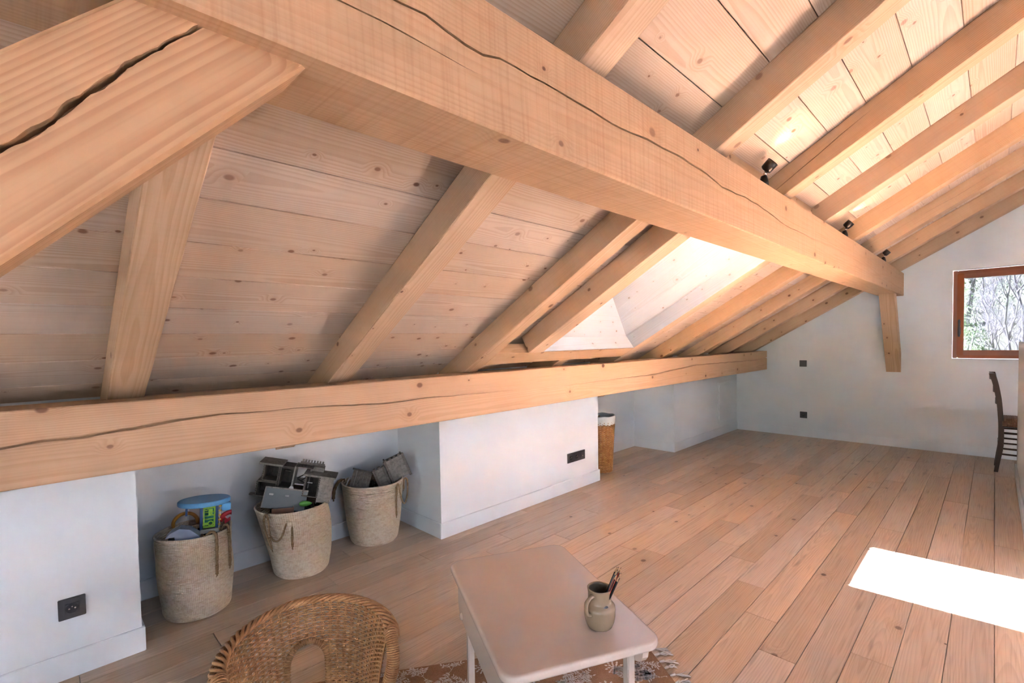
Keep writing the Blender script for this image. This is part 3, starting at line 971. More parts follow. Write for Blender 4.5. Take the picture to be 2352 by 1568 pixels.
# =====================================================================
#  ROPE BASKETS
# =====================================================================
def rope_mat(name, pitch, k, ca, cb, cc):
    t = NT(name)
    tc = t.node('ShaderNodeTexCoord'); x, y, z = t.sep(tc.outputs['Object'])
    ang = t.math('ARCTAN2', y, x)
    zz = t.math('DIVIDE', z, pitch)
    row = t.math('FLOOR', t.math('ADD', zz, .5))
    ph = t.math('FRACT', t.math('ADD', t.math('MULTIPLY', ang, k / (2 * pi)), t.math('ADD', t.math('MULTIPLY', row, .5), t.math('MULTIPLY', zz, .55))))
    st = t.math('MULTIPLY', t.smooth(ph, 0.0, .22), t.smooth(ph, .78, 1.0, 1.0, 0.0))
    n1 = t.noise(t.comb(t.math('MULTIPLY', ang, 6.0), 0.0, t.math('MULTIPLY', row, 1.37)), 1.0, 3, .7)
    n2 = t.noise(t.vmath('SCALE', tc.outputs['Object'], scale=120.0), 1.0, 3, .7)
    n3 = t.noise(t.vmath('MULTIPLY', tc.outputs['Object'], (9.0, 9.0, 26.0)), 1.0, 3, .6)
    c = t.mix(t.smooth(n1, .35, .7), ca, cb)
    c = t.mix(t.math('MULTIPLY', t.smooth(n3, .55, .75), .40), c, cc)
    c = t.mix(t.math('MULTIPLY', t.smooth(n2, .60, .78), .45), c, cc)
    c = t.mix(t.math('MULTIPLY_ADD', st, -.28, .28), c, cc)
    t.base(c); t.rough(.8); t.bsdf.inputs['Specular IOR Level'].default_value = .25
    t.bump(t.math('MULTIPLY_ADD', st, 1.0, t.math('MULTIPLY', n2, .5)), .7, .003)
    return t.m
PITCH = 0.0088
M['rope'] = rope_mat('braided_seagrass_coil', PITCH, 120, srgb(242, 222, 198), srgb(226, 198, 168), srgb(156, 118, 86))
M['cord'] = rope_mat('twisted_jute_cord', .006, 40, srgb(170, 138, 104), srgb(146, 112, 80), srgb(92, 66, 44))

def rope_basket(loc, r0, r1, h, shear, ovl, label, seed, bulge=0.0, dents=0.006):
    e = empty('rope_basket', (loc[0], loc[1], 0)); tag(e, label, 'basket', 'rope baskets in the eaves recess')
    rs = random.Random(seed)
    rows = int(h / PITCH); n = 84
    def cen(t): return V((shear[0] * t * t, shear[1] * t * t, 0))
    def rad(t, a):
        q = r0 + (r1 - r0) * (t ** .8) + bulge * sin(pi * t)
        q += dents * mnoise.noise(V((cos(a) * 1.6 + seed * 3.1, sin(a) * 1.6, t * 2.6)))
        # soft rounded foot
        if t < .06: q -= .012 * (1 - t / .06) ** 2
        return q * (1 + ovl * cos(2 * (a - .9)))
    def ringp(t, k, off=0.0):
        a = 2 * pi * k / n
        return cen(t) + V((cos(a), sin(a), 0)) * (rad(t, a) + off)
    m = MB()
    for j in range(rows):
        t = (j + .5) / rows
        jz = h * t
        pr = PITCH * .50
        path = [ringp(t, k) + V((0, 0, jz + .004 * mnoise.noise(V((cos(2 * pi * k / n) * 1.3, sin(2 * pi * k / n) * 1.3, seed + t * .5))) * t)) for k in range(n)]
        m.tube(path, pr, 5, closed=True, up=(0, 0, 1))
    m.build('coil_wall', M['rope'], e)
    m = MB()
    m.tube([ringp(1, k) + V((0, 0, h + .002 + .004 * mnoise.noise(V((cos(2 * pi * k / n) * 1.3, sin(2 * pi * k / n) * 1.3, seed + .5))))) for k in range(n)], PITCH * .68, 7, closed=True, up=(0, 0, 1))
    m.build('rim', M['rope'], e)
    m = MB()
    for j in range(14):
        t = (j + .5) / 14
        m.tube([cen(0) + V((cos(2 * pi * k / 48), sin(2 * pi * k / 48), 0)) * (r0 * .97 * t) + V((0, 0, .006)) for k in range(48)], r0 / 14 * .52, 5, closed=True, up=(0, 0, 1))
    m.add([cen(0) + V((cos(2 * pi * k / 48) * r0 * .94, sin(2 * pi * k / 48) * r0 * .94, .002)) for k in range(48)], [tuple(range(48))])
    m.build('bottom', M['rope'], e)
    # dark filling so that one does not look down to the floor is real toys, added separately
    return e
def cord(parent, pts, r=.006, k=6):
    m = MB()
    p = catmull(pts, k)
    rr = [r * (1 + .12 * sin(i * 1.7)) for i in range(len(p))]
    m.tube(p, rr, 7)
    # frayed end
    d = (p[-1] - p[-2]).normalized()
    for q in range(5):
        m.tube([p[-1], p[-1] + d * .012 + V((random.uniform(-.006, .006), random.uniform(-.006, .006), random.uniform(-.008, .002)))], [r * .4, r * .15], 4)
    return m.build('handle', M['cord'], parent)

def local_frame(o):
    """axes seen from the viewpoint: x to the picture's right, y away, z up"""
    d = V((o[0] - CAM.x, o[1] - CAM.y, 0)).normalized()
    return V((d.y, -d.x, 0)), d
def vw(o, x, y, z):
    """offset in the basket's own coordinates for something x right, y away, z up as seen on arrival"""
    rx, dy = local_frame(o)
    return rx * x + dy * y + V((0, 0, z))

B1, B2, B3 = (-.240, -1.430), (-.290, -.860), (-.380, -.310)
k1 = rope_basket(B1, .146, .168, .425, (0, 0), .03, 'rope basket with a blue-topped toy, nearest the pier', 1, .004, .010)
k2 = rope_basket(B2, .150, .196, .425, (.01, -.055), .02, 'rope basket heaped with a grey toy castle, in the middle of three', 2, .004, .008)
k3 = rope_basket(B3, .153, .203, .420, (0, -.005), .02, 'rope basket with grey toy walls, nearest the white box', 3, .004, .006)
def on(o, lst): return [vw(o, *p) for p in lst]
cord(k1, on(B1, [(.048, -.135, .425), (.072, -.155, .448), (.090, -.166, .430), (.092, -.172, .38), (.090, -.170, .30), (.088, -.166, .228)]), .0075)
cord(k1, on(B1, [(.115, -.085, .425), (.135, -.10, .452), (.148, -.112, .440), (.152, -.112, .38), (.152, -.108, .30), (.150, -.104, .232)]), .0065)
cord(k2, on(B2, [(-.160, -.196, .24), (-.182, -.200, .33), (-.192, -.190, .40), (-.180, -.196, .436), (-.168, -.204, .40), (-.165, -.200, .33), (-.152, -.194, .285), (-.125, -.200, .272), (-.10, -.205, .30), (-.075, -.208, .37), (-.050, -.206, .422)]), .0055)
cord(k2, on(B2, [(-.166, -.198, .30), (-.160, -.194, .26), (-.156, -.19, .228)]), .006)
cord(k2, on(B2, [(-.050, -.206, .422), (-.046, -.206, .36), (-.048, -.200, .28), (-.047, -.196, .222)]), .0065)
cord(k3, on(B3, [(.150, -.150, .30), (.156, -.152, .36), (.160, -.150, .412), (.172, -.146, .41), (.180, -.146, .35), (.196, -.14, .285), (.212, -.12, .272), (.228, -.10, .31), (.236, -.08, .38), (.232, -.06, .425), (.214, -.06, .42), (.208, -.08, .36)]), .0055)
cord(k3, on(B3, [(.156, -.150, .40), (.152, -.152, .33), (.150, -.150, .26), (.150, -.148, .198)]), .0065)
cord(k3, on(B3, [(-.195, .06, .425), (-.225, .055, .425), (-.250, .05, .40), (-.268, .05, .355), (-.274, .05, .300)]), .0110)

# =====================================================================
#  TOYS
# =====================================================================
def col_plastic(name, r, g, b, rough=.35): return plain(name, srgb(r, g, b), rough, nscale=60, var=.05)
M['t_blue'] = col_plastic('light_blue_plastic', 92, 158, 208)
M['t_navy'] = col_plastic('dark_blue_plastic', 44, 78, 130)
M['t_green'] = col_plastic('lime_green_plastic', 148, 196, 66)
M['t_yellow'] = col_plastic('yellow_plastic', 224, 178, 74)
M['t_orange'] = col_plastic('orange_yellow_plastic', 206, 140, 52)
M['t_red'] = col_plastic('red_plastic', 176, 36, 44)
M['t_greyblue'] = col_plastic('grey_blue_plastic', 140, 152, 176)
M['t_pale'] = col_plastic('pale_grey_plastic', 186, 182, 176)
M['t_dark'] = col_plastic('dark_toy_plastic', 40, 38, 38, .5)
M['t_teal'] = col_plastic('teal_plastic', 60, 150, 140)
def stone_mat(name, c, d, sx=.03, sz=.016):
    t = NT(name)
    tc = t.node('ShaderNodeTexCoord')
    n = t.noise(tc.outputs['Object'], 60, 4, .6); n2 = t.noise(tc.outputs['Object'], 9, 3)
    cc = t.mix(t.smooth(n, .35, .75), c, d)
    cc = t.mix(t.math('MULTIPLY', t.smooth(n2, .4, .7), .35), cc, d)
    t.base(cc); t.rough(.6); t.bump(n, .4, .002)
    return t.m
M['castle'] = stone_mat('taupe_castle_plastic', srgb(116, 104, 92), srgb(86, 76, 66))
M['castle_lt'] = stone_mat('light_castle_plastic', srgb(142, 134, 124), srgb(108, 100, 90))
M['castle_dk'] = stone_mat('dark_castle_plastic', srgb(74, 64, 56), srgb(48, 40, 34))
M['slate'] = col_plastic('slate_grey_plastic', 108, 112, 112, .45)
M['toy_wood'] = plain('brown_toy_plastic', srgb(128, 94, 74), .5)

def toy(name, label, o, x, y, z, cat='toy', tilt=0.0, lean=0.0, turn=0.0):
    """empty at a point seen x right / y away / z up from the basket centre; tilt rolls it in the picture plane"""
    rx, dy = local_frame(o)
    p = V((o[0], o[1], 0)) + vw(o, x, y, z)
    sp = Matrix.Rotation(turn, 4, 'Z') @ Matrix.Rotation(tilt, 4, 'Y') @ Matrix.Rotation(lean, 4, 'X')
    e = frame_empty(name, p, rx, (0, 0, 1), sp)
    # frame_empty: y = z cross x points away from the viewer
    return tag(e, label, cat)

# --- basket 1: activity tower with blue disc roof
e = toy('toy_garage', 'toy tower with light blue disc roof and lime green panel, standing in a basket', B1, .042, .0, .40, tilt=radians(3))
m = MB()
P = []; n = 40
prof = [(1.0, .158), (1.03, .163), (1.03, .178), (.985, .183)]
for s_, z_ in prof: P += [(.118 * s_ * cos(2 * pi * k / n) - .002, .085 * s_ * sin(2 * pi * k / n), z_) for k in range(n)]
m.add(P, [(i * n + k, i * n + (k + 1) % n, (i + 1) * n + (k + 1) % n, (i + 1) * n + k) for i in range(3) for k in range(n)], True)
m.add(P[:n], [tuple(range(n))]); m.add(P[3 * n:], [tuple(range(n))])
m.build('disc_roof', M['t_blue'], e)
m = MB(); m.bb(.075, .118, -.05, -.02, .118, .16, .004); m.build('roof_bracket', M['t_blue'], e)
for x0, y0, zb, wd in ((-.082, -.03, .112, .010), (-.016, -.04, .02, .012), (.054, -.04, .02, .012), (-.016, .04, .02, .012), (.054, .04, .02, .012)):
    m = MB(); m.bb(x0 - wd / 2, x0 + wd / 2, y0 - .006, y0 + .006, zb, .160, .001); m.build('post', M['t_navy'], e)
m = MB(); m.bb(-.086, -.078, -.036, -.026, .094, .112, .001); m.build('hook', M['t_pale'], e)
m = MB()   # lime green openwork panel
m.bb(-.008, -.002, -.046, -.042, .038, .156); m.bb(.040, .047, -.046, -.042, .038, .156)
m.bb(-.008, .047, -.046, -.042, .140, .156); m.bb(-.008, .047, -.046, -.042, .038, .048)
for zz in (.082, .100, .118): m.bb(-.008, .047, -.046, -.042, zz, zz + .004)
for cx, cz, r in ((.006, .141, .010), (.026, .060, .011), (.036, .112, .009)):
    m.tube([(cx + r * cos(2 * pi * k / 16), -.044, cz + r * sin(2 * pi * k / 16)) for k in range(16)], .0035, 5, closed=True)
m.bb(.016, .034, -.0455, -.0425, .100, .136); m.bb(-.006, .018, -.0455, -.0425, .052, .066)
m.build('green_panel', M['t_green'], e)
m = MB(); m.bb(-.002, .044, .010, .014, .04, .15); m.build('back_panel', M['t_teal'], e)
m = MB(); m.bb(-.070, -.022, -.030, -.027, .055, .150); M['t_clear'] = glass_mat('clear_plastic', (.86, .80, .78, 1)); m.build('clear_panel', M['t_clear'], e)
m = MB(); m.bb(-.020, .062, -.075, -.055, .018, .036, .002); m.build('cross_bar', M['t_pale'], e)
m = MB(); m.tube([(.070, -.055, .158), (.066, -.058, .09), (.064, -.060, .0)], .0022, 6); m.build('rod', M['t_pale'], e)
for k in range(6):
    m = MB(); m.lathe([(0, -.004), (.006, -.003), (.007, 0), (.006, .003), (0, .004)], 10, (.069 - .001 * k, -.057, .150 - .024 * k)); m.build('bead', M['t_yellow'], e)
m = MB(); m.bb(-.012, .058, -.045, .045, .0, .02, .002); m.build('base', M['t_dark'], e)

e = toy('toy_hoop', 'orange-yellow plastic half hoop behind the blue-topped toy', B1, -.040, .055, .40)
m = MB(); m.tube([(.055 * cos(a) , 0, .052 + .055 * sin(a)) for a in [pi * k / 20 * 1.1 - .15 for k in range(21)]], .013, 8, flat=.7); m.build('hoop', M['t_orange'], e)
e = toy('toy_vehicle_body', 'grey-blue moulded plastic toy body in the front of a basket', B1, -.045, -.085, .405, tilt=radians(24), turn=radians(-6))
m = MB()
m.prism([(-.085, .0), (-.075, .03), (-.045, .062), (.000, .068), (.050, .050), (.062, .03), (.058, -.015), (.03, -.02), (.022, .012), (.002, .018), (-.012, -.02), (-.03, -.02), (-.05, .018), (-.07, .010)], 'y', -.030, .035)
m.build('shell', M['t_greyblue'], e)
m = MB(); m.bb(-.072, .055, -.022, .028, -.030, .012, .006); m.build('inner_block', M['t_dark'], e)
m = MB(); m.bb(.020, .060, -.036, -.028, -.012, .030, .003); m.build('panel', M['t_blue'], e)
m = MB(); m.bb(.058, .070, -.028, .030, -.035, .045, .001); m.build('card_edge', M['toy_wood'], e)
e = toy('toy_arrow', 'dark red curved plastic toy at the right rim of a basket', B1, .150, .02, .425, tilt=radians(-8))
m = MB(); m.tube(catmull([(-.03, 0, .02), (-.01, 0, .045), (.015, 0, .052), (.03, 0, .050)], 5), [.010] * 15 + [.012], 8, flat=1.3); m.build('curve', M['t_red'], e)
m = MB(); m.prism([(-.012, .0), (.018, .012), (.020, .030), (.006, .022), (-.004, .036), (-.010, .018)], 'y', -.012, -.004); m.build('arrow', M['t_red'], e)
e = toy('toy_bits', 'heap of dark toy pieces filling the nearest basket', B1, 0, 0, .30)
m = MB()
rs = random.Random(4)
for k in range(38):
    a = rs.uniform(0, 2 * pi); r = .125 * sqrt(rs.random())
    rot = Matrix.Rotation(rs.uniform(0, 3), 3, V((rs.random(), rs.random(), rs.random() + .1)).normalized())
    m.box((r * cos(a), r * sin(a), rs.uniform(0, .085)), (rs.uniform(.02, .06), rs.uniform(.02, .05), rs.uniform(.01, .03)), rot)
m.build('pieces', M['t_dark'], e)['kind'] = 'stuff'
e = toy('toy_block', 'small yellow toy block beside the cross bar of the blue-topped toy', B1, .040, -.105, .395, tilt=.3)
m = MB(); m.bb(-.014, .014, -.012, .012, -.01, .022, .003); m.build('block', M['t_yellow'], e)

# --- helper shapes for the castle pieces
def room_box(parent, x0, x1, y0, y1, z0, z1, t=.006, mat='castle', open_='front'):
    m = MB()
    m.bb(x0, x0 + t, y0, y1, z0, z1); m.bb(x1 - t, x1, y0, y1, z0, z1)
    m.bb(x0, x1, y0, y1, z0, z0 + t); m.bb(x0, x1, y0, y1, z1 - t, z1)
    m.build('room_shell', M[mat], parent)
    m = MB(); m.bb(x0 + t, x1 - t, y1 - .006, y1, z0 + t, z1 - t)
    # plank grooves on the inside of the back
    nb = max(3, int((x1 - x0) / .012))
    for i in range(nb):
        xx = x0 + t + (x1 - x0 - 2 * t) * (i + .5) / nb
        m.bb(xx - .0045, xx + .0045, y1 - .009, y1 - .006, z0 + t, z1 - t)
    m.build('back_wall', M['castle_dk'], parent)
    # notched front edges
    m = MB()
    k = max(4, int((z1 - z0) / .012))
    for i in range(k):
        zz = z0 + (z1 - z0) * (i + .5) / k
        m.bb(x0 - .002, x0 + .003, y0 - .002, y0 + .003, zz - .004, zz + .002)
        m.bb(x1 - .003, x1 + .002, y0 - .002, y0 + .003, zz - .004, zz + .002)
    m.build('edge_notches', M['castle_dk'], parent)['kind'] = 'stuff'
def plank_plate(parent, x0, x1, y0, y1, z0, z1, nb, axis='x', mat='castle_lt', name='roof_plate'):
    m = MB()
    for i in range(nb):
        a, b = i / nb, (i + 1) / nb
        if axis == 'x': m.bb(x0 + (x1 - x0) * a + .0006, x0 + (x1 - x0) * b - .0006, y0, y1, z0, z1)
        else: m.bb(x0, x1, y0 + (y1 - y0) * a + .0006, y0 + (y1 - y0) * b - .0006, z0, z1)
    return m.build(name, M[mat], parent)

# --- basket 2: the toy castle house, leaning
e = toy('toy_castle', 'grey-brown toy castle with open rooms, tipped over in a heaped basket', B2, -.03, .0, .425, tilt=radians(13), turn=radians(-10))
room_box(e, -.205, -.115, -.055, .055, .125, .225)             # upper left room
room_box(e, -.225, -.115, -.055, .055, .028, .122)             # lower left room
plank_plate(e, -.232, -.100, -.075, .070, .226, .236, 5, 'y')
m = MB(); m.bb(-.255, -.215, -.06, -.03, .030, .040, .002); m.build('foot_spur', M['castle'], e)
m = MB(); m.bb(-.112, -.040, .050, .058, .10, .222); m.bb(-.112, -.106, -.05, .058, .10, .222); m.bb(-.112, -.030, -.052, .058, .094, .102); m.bb(-.112, -.036, -.054, .05, .214, .228); m.build('middle_room', M['castle_dk'], e)
m = MB(); m.bb(-.098, -.066, .046, .050, .170, .174); m.build('door_latch', M['t_pale'], e)
m = MB(); m.bb(-.036, -.028, -.05, .058, .10, .232); m.bb(-.028, .060, .050, .058, .10, .14); m.bb(-.028, .060, .050, .058, .215, .232); m.bb(.054, .060, -.02, .058, .10, .232); m.build('open_bay', M['castle_lt'], e)
m = MB()
for a_, b_ in (((-.02, .052, .135), (.02, .052, .165)), ((.02, .052, .165), (.04, .052, .14)), ((.0, .05, .12), (.045, .05, .16)), ((-.02, .05, .13), (.03, .05, .11))):
    m.tube([a_, b_], .004, 5)
m.build('timber_braces', M['castle_dk'], e)
m = MB(); m.bb(-.10, .040, -.060, .05, .086, .093); m.build('brown_floor', M['toy_wood'], e)
m = MB()
for i in range(5):
    for j in range(2): m.bb(-.020 + i * .017, -.008 + i * .017, -.03 + j * .02, -.016 + j * .02, .233, .238)
m.bb(-.03, .07, -.045, .02, .229, .234); m.build('lattice', M['castle_dk'], e)
m = MB()
for i in range(8): m.bb(-.012 + i * .017, -.002 + i * .017, .052, .064, .238, .256, .001)
m.bb(-.02, .125, .050, .066, .228, .241); m.build('crenellated_wall', M['castle_lt'], e)
m = MB(); m.bb(.058, .130, .0, .064, .17, .232); m.build('side_block', M['castle_lt'], e)
room_box(e, .040, .125, -.075, .020, .065, .195)
plank_plate(e, .028, .215, -.095, .050, .197, .206, 6, 'y')
m = MB()
for i in range(4): m.bb(.1255, .129 , -.075 + i * .030 + .0006, -.045 + i * .030 - .0006, .030, .196)
m.build('plank_side', M['castle_lt'], e)
m = MB(); m.bb(.129, .200, -.070, -.064, .04, .196); m.bb(.196, .202, -.068, .04, .04, .196); m.build('side_wall', M['castle_lt'], e)
m = MB(); m.bb(.055, .085, -.072, -.069, .150, .154); m.build('door_latch', M['t_pale'], e)
e = toy('toy_castle_gate', 'slate grey toy wall panel with two clips, leaning in the heaped basket', B2, -.085, -.075, .485, tilt=radians(15), lean=radians(-12))
m = MB(); m.bb(-.115, .125, -.004, .004, -.070, .052, .002); m.build('panel', M['slate'], e)
m = MB(); m.bb(-.115, .125, -.010, -.003, .046, .054); m.bb(-.115, -.109, -.010, -.003, -.07, .05); m.build('panel_border', M['castle_lt'], e)
for cx in (-.075, .012):
    m = MB(); m.bb(cx - .012, cx + .012, -.014, -.004, .006, .016, .002); m.build('clip', M['t_pale'], e)
m = MB(); m.prism([(.010, .052), (.040, .052), (.034, .068), (.018, .068)], 'y', -.004, .004); m.build('tab', M['t_pale'], e)
e = toy('toy_tray', 'open brown toy crate sunk in the front of the heaped basket', B2, -.095, -.115, .415, tilt=radians(4))
m = MB(); m.bb(-.06, .06, -.004, .0, -.03, .018); m.bb(-.06, .06, .07, .074, -.03, .018); m.bb(-.06, -.056, 0, .07, -.03, .018); m.bb(.056, .06, 0, .07, -.03, .018); m.bb(-.06, .06, 0, .07, -.03, -.026)
m.build('crate', M['toy_wood'], e)
e = toy('toy_boat', 'small bright green rounded toy at the front rim of the heaped basket', B2, .030, -.110, .440, tilt=radians(5))
m = MB()
prof = [(-.036, .001), (-.030, .012), (-.012, .017), (.01, .016), (.028, .009), (.038, .001)]
n = 14
m.add([(x, .8 * r * cos(2 * pi * k / n), r * sin(2 * pi * k / n)) for x, r in prof for k in range(n)], [(i * n + k, i * n + (k + 1) % n, (i + 1) * n + (k + 1) % n, (i + 1) * n + k) for i in range(5) for k in range(n)], True)
M['t_leaf'] = col_plastic('leaf_green_plastic', 92, 160, 62); m.build('body', M['t_leaf'], e)
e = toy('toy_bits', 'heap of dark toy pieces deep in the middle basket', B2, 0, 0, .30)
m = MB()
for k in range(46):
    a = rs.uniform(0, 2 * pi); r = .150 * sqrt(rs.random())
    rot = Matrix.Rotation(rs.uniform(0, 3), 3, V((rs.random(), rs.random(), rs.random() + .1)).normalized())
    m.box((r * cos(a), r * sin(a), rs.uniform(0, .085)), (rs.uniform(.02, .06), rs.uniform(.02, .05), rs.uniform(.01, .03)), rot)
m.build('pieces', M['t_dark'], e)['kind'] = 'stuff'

# --- basket 3: toy castle walls
def castle_wall(parent, x0, x1, z0, z1, y0=-.006, y1=.006, posts=(1, 1), rows=6):
    """brick-faced wall plate with battlements and end posts; one brick = own piece of relief in the face"""
    m = MB(); m.bb(x0, x1, y0, y1, z0, z1); m.build('wall_plate', M['castle_lt'], parent)
    m = MB()
    rh = (z1 - z0) / rows
    for r in range(rows):
        nb = max(2, int((x1 - x0) / .026)); off = .5 if r % 2 else 0
        for i in range(-1, nb):
            a = x0 + (i + off) * (x1 - x0) / nb; b = a + (x1 - x0) / nb
            a, b = max(a, x0), min(b, x1)
            if b - a < .003: continue
            m.bb(a + .0008, b - .0008, y0 - .0018, y0, z0 + r * rh + .0008, z0 + (r + 1) * rh - .0008)
    m.build('brick_face', M['castle_lt'], parent)
    m = MB()
    k = max(3, int((x1 - x0) / .016))
    for i in range(k):
        if i % 2 == 0:
            a = x0 + (x1 - x0) * i / k
            m.bb(a, a + (x1 - x0) / k, y0 - .002, y1 + .002, z1, z1 + .012)
    m.build('battlements', M['castle'], parent)
    for s_, xx in zip(posts, (x0, x1)):
        if s_:
            m = MB(); m.bb(xx - .009, xx + .009, y0 - .008, y1 + .008, z0 - .01, z1 + .006, .002); m.build('end_post', M['castle'], parent)
e = toy('toy_castle_wall', 'tall grey brick-pattern toy wall sticking up highest from its basket', B3, .172, .0, .50, tilt=radians(-21), turn=radians(8))
castle_wall(e, -.070, .066, -.085, .075)
m = MB(); m.bb(-.066, .062, .006, .055, .05, .075); m.bb(.055, .066, .006, .058, -.085, .082); m.bb(-.07, -.060, .006, .058, -.02, .085); m.build('walkway', M['castle_dk'], e)
e = toy('toy_castle_wall', 'smaller grey brick-pattern toy wall beside the tall one', B3, .058, -.02, .445, tilt=radians(-21), turn=radians(8))
castle_wall(e, -.036, .036, -.085, .062, rows=7)
e = toy('toy_castle_roof', 'brown-grey toy roof panel leaning at the left of the toy walls', B3, -.082, -.03, .445, tilt=radians(18), lean=radians(-20))
plank_plate(e, -.065, .065, -.004, .004, -.055, .055, 5, 'x', 'castle', 'roof_panel')
m = MB(); m.bb(-.074, .070, -.010, .008, .052, .064, .001); m.build('ridge_strip', M['castle'], e)
m = MB(); m.bb(-.070, .066, -.012, .006, -.064, -.054, .001); m.build('eave_strip', M['castle'], e)
m = MB(); m.tube([(-.076, -.012, .0), (-.088, -.012, -.07), (-.09, -.012, -.09)], .004, 6); m.build('pole', M['t_pale'], e)
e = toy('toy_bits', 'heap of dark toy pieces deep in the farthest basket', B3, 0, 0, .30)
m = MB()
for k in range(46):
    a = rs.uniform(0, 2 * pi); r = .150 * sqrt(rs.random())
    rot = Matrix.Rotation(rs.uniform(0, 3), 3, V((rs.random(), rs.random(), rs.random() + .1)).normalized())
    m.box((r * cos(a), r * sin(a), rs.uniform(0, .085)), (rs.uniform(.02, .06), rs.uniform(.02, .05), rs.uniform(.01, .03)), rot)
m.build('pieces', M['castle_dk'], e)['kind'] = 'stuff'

# =====================================================================
#  WICKER HAMPER
# =====================================================================
def wicker_mat(name, a, b, d):
    t = NT(name)
    tc = t.node('ShaderNodeTexCoord')
    n = t.noise(tc.outputs['Object'], 28, 4, .65); n2 = t.noise(tc.outputs['Object'], 5, 2)
    n3 = t.noise(tc.outputs['Object'], 190, 3)
    c = t.mix(t.smooth(n, .3, .72), a, b)
    c = t.mix(t.math('MULTIPLY', t.smooth(n2, .35, .75), .35), c, b)
    c = t.mix(t.math('MULTIPLY', t.smooth(n3, .58, .8), .5), c, d)
    t.base(c); t.rough(.42); t.bsdf.inputs['Specular IOR Level'].default_value = .45
    t.bump(n3, .25, .001)
    return t.m
M['wicker'] = wicker_mat('honey_wicker', srgb(206, 154, 104), srgb(172, 118, 72), srgb(104, 64, 36))
M['willow'] = wicker_mat('orange_willow', srgb(206, 150, 92), srgb(168, 104, 56), srgb(96, 56, 30))
M['linen'] = plain('white_linen', srgb(232, 228, 220), .9, nscale=300, var=.06, bump=.3)
HP = (-.200, 2.262)
hamper = empty('wicker_hamper', (HP[0], HP[1], 0)); tag(hamper, 'tall wicker hamper with white cloth lining, half hidden by the white box', 'basket')
def hr(t): return .112 + .030 * t ** 1.2
HH = .545
m = MB(); ns = 22
for j in range(46):
    t = (j + .5) / 46
    N = ns * 4
    m.tube([V((cos(2 * pi * k / N), sin(2 * pi * k / N), 0)) * (hr(t) + .0045 * cos(pi * k / 2 + pi * j) ) + V((0, 0, .012 + (HH - .02) * t)) for k in range(N)], .0058, 5, closed=True, up=(0, 0, 1))
m.build('weave', M['willow'], hamper)
m = MB()
for k in range(ns):
    a = 2 * pi * (k + .0) / ns
    m.tube([V((cos(a) * hr(t), sin(a) * hr(t), .01 + (HH - .01) * t)) for t in (0, .25, .5, .75, 1)], .0048, 5)
m.build('stakes', M['willow'], hamper)
m = MB(); m.tube([V((cos(2 * pi * k / 60) * .112, sin(2 * pi * k / 60) * .112, .010 + .003 * cos(k * pi / 2))) for k in range(60)], .009, 6, closed=True); m.build('foot_braid', M['willow'], hamper)
m = MB()
n = 64; P = []
for r_, z_ in ((.140, .50), (.149, .515), (.152, .56), (.152, .588), (.147, .600), (.138, .592), (.134, .55), (.128, .45), (.118, .30)):
    P += [V((cos(2 * pi * k / n), sin(2 * pi * k / n), 0)) * (r_ + .0025 * sin(k * 1.9 + z_ * 60) + .0015 * sin(k * 3.7)) + V((0, 0, z_ + .003 * sin(k * .7))) for k in range(n)]
m.add(P, [(i * n + k, i * n + (k + 1) % n, (i + 1) * n + (k + 1) % n, (i + 1) * n + k) for i in range(8) for k in range(n)], True)
m.add([V((cos(2 * pi * k / n) * .118, sin(2 * pi * k / n) * .118, .30)) for k in range(n)], [tuple(range(n))])
m.build('cloth_lining', M['linen'], hamper)
e = toy('toy_leaf', 'green leaf-shaped toy poking out of the wicker hamper', HP, -.088, .0, .52)
m = MB()
for s_ in (-1, 1):
    m.add([(0, 0, 0), (.030 * s_, .010, .05), (.022 * s_, .012, .09), (0, 0, .135)], [(0, 1, 2, 3)])
m2 = MB(); m2.prism([(-.03, .02), (.0, .0), (.03, .03), (.036, .07), (.012, .105), (-.004, .14), (-.03, .09)], 'y', -.006, .006)
M['t_dgreen'] = col_plastic('deep_green_plastic', 40, 120, 72); m2.build('leaf', M['t_dgreen'], e)
e = toy('wooden_toy_house', 'small wooden toy roof lying in the wicker hamper', HP, -.02, -.03, .55, tilt=.1)
m = MB(); m.prism([(-.055, -.02), (0, .045), (.055, -.02), (.046, -.02), (0, .034), (-.046, -.02)], 'y', -.02, .05); M['toy_pine'] = plain('pale_toy_wood', srgb(196, 168, 124), .6); m.build('roof', M['toy_pine'], e)
m = MB(); m.bb(-.08, -.02, .02, .06, -.12, .0); m.build('block', M['toy_pine'], e)

# =====================================================================
#  RUG WITH FRINGE
# =====================================================================
RC = V((1.585, -.030, 0)); ra = V((-.55, -.835, 0)).normalized(); rb = V((.835, -.55, 0)).normalized()
RL, RWd = 1.75, 1.20
def RP(u, v, z=0.0): return RC + ra * u + rb * v + V((0, 0, z))
rug = empty('rug', (0, 0, 0)); tag(rug, 'brown rug with white floral sprays and a knotted fringe under the low table', 'rug')
def rug_mat():
    t = NT('brown_woven_rug')
    tc = t.node('ShaderNodeTexCoord')
    n = t.noise(tc.outputs['Object'], 420, 3, .7); n2 = t.noise(tc.outputs['Object'], 12, 3)
    c = t.mix(t.smooth(n, .35, .7), srgb(176, 132, 100), srgb(138, 96, 68))
    c = t.mix(t.math('MULTIPLY', t.smooth(n2, .45, .7), .35), c, srgb(192, 150, 120))
    t.base(c); t.rough(.95); t.bsdf.inputs['Specular IOR Level'].default_value = .1
    t.bump(n, .5, .002)
    return t.m
M['rug'] = rug_mat()
M['yarn'] = plain('cream_yarn', srgb(226, 208, 194), .95, nscale=300, var=.12, bump=.4)
m = MB()
nu, nv = 24, 16
P = []; F = []
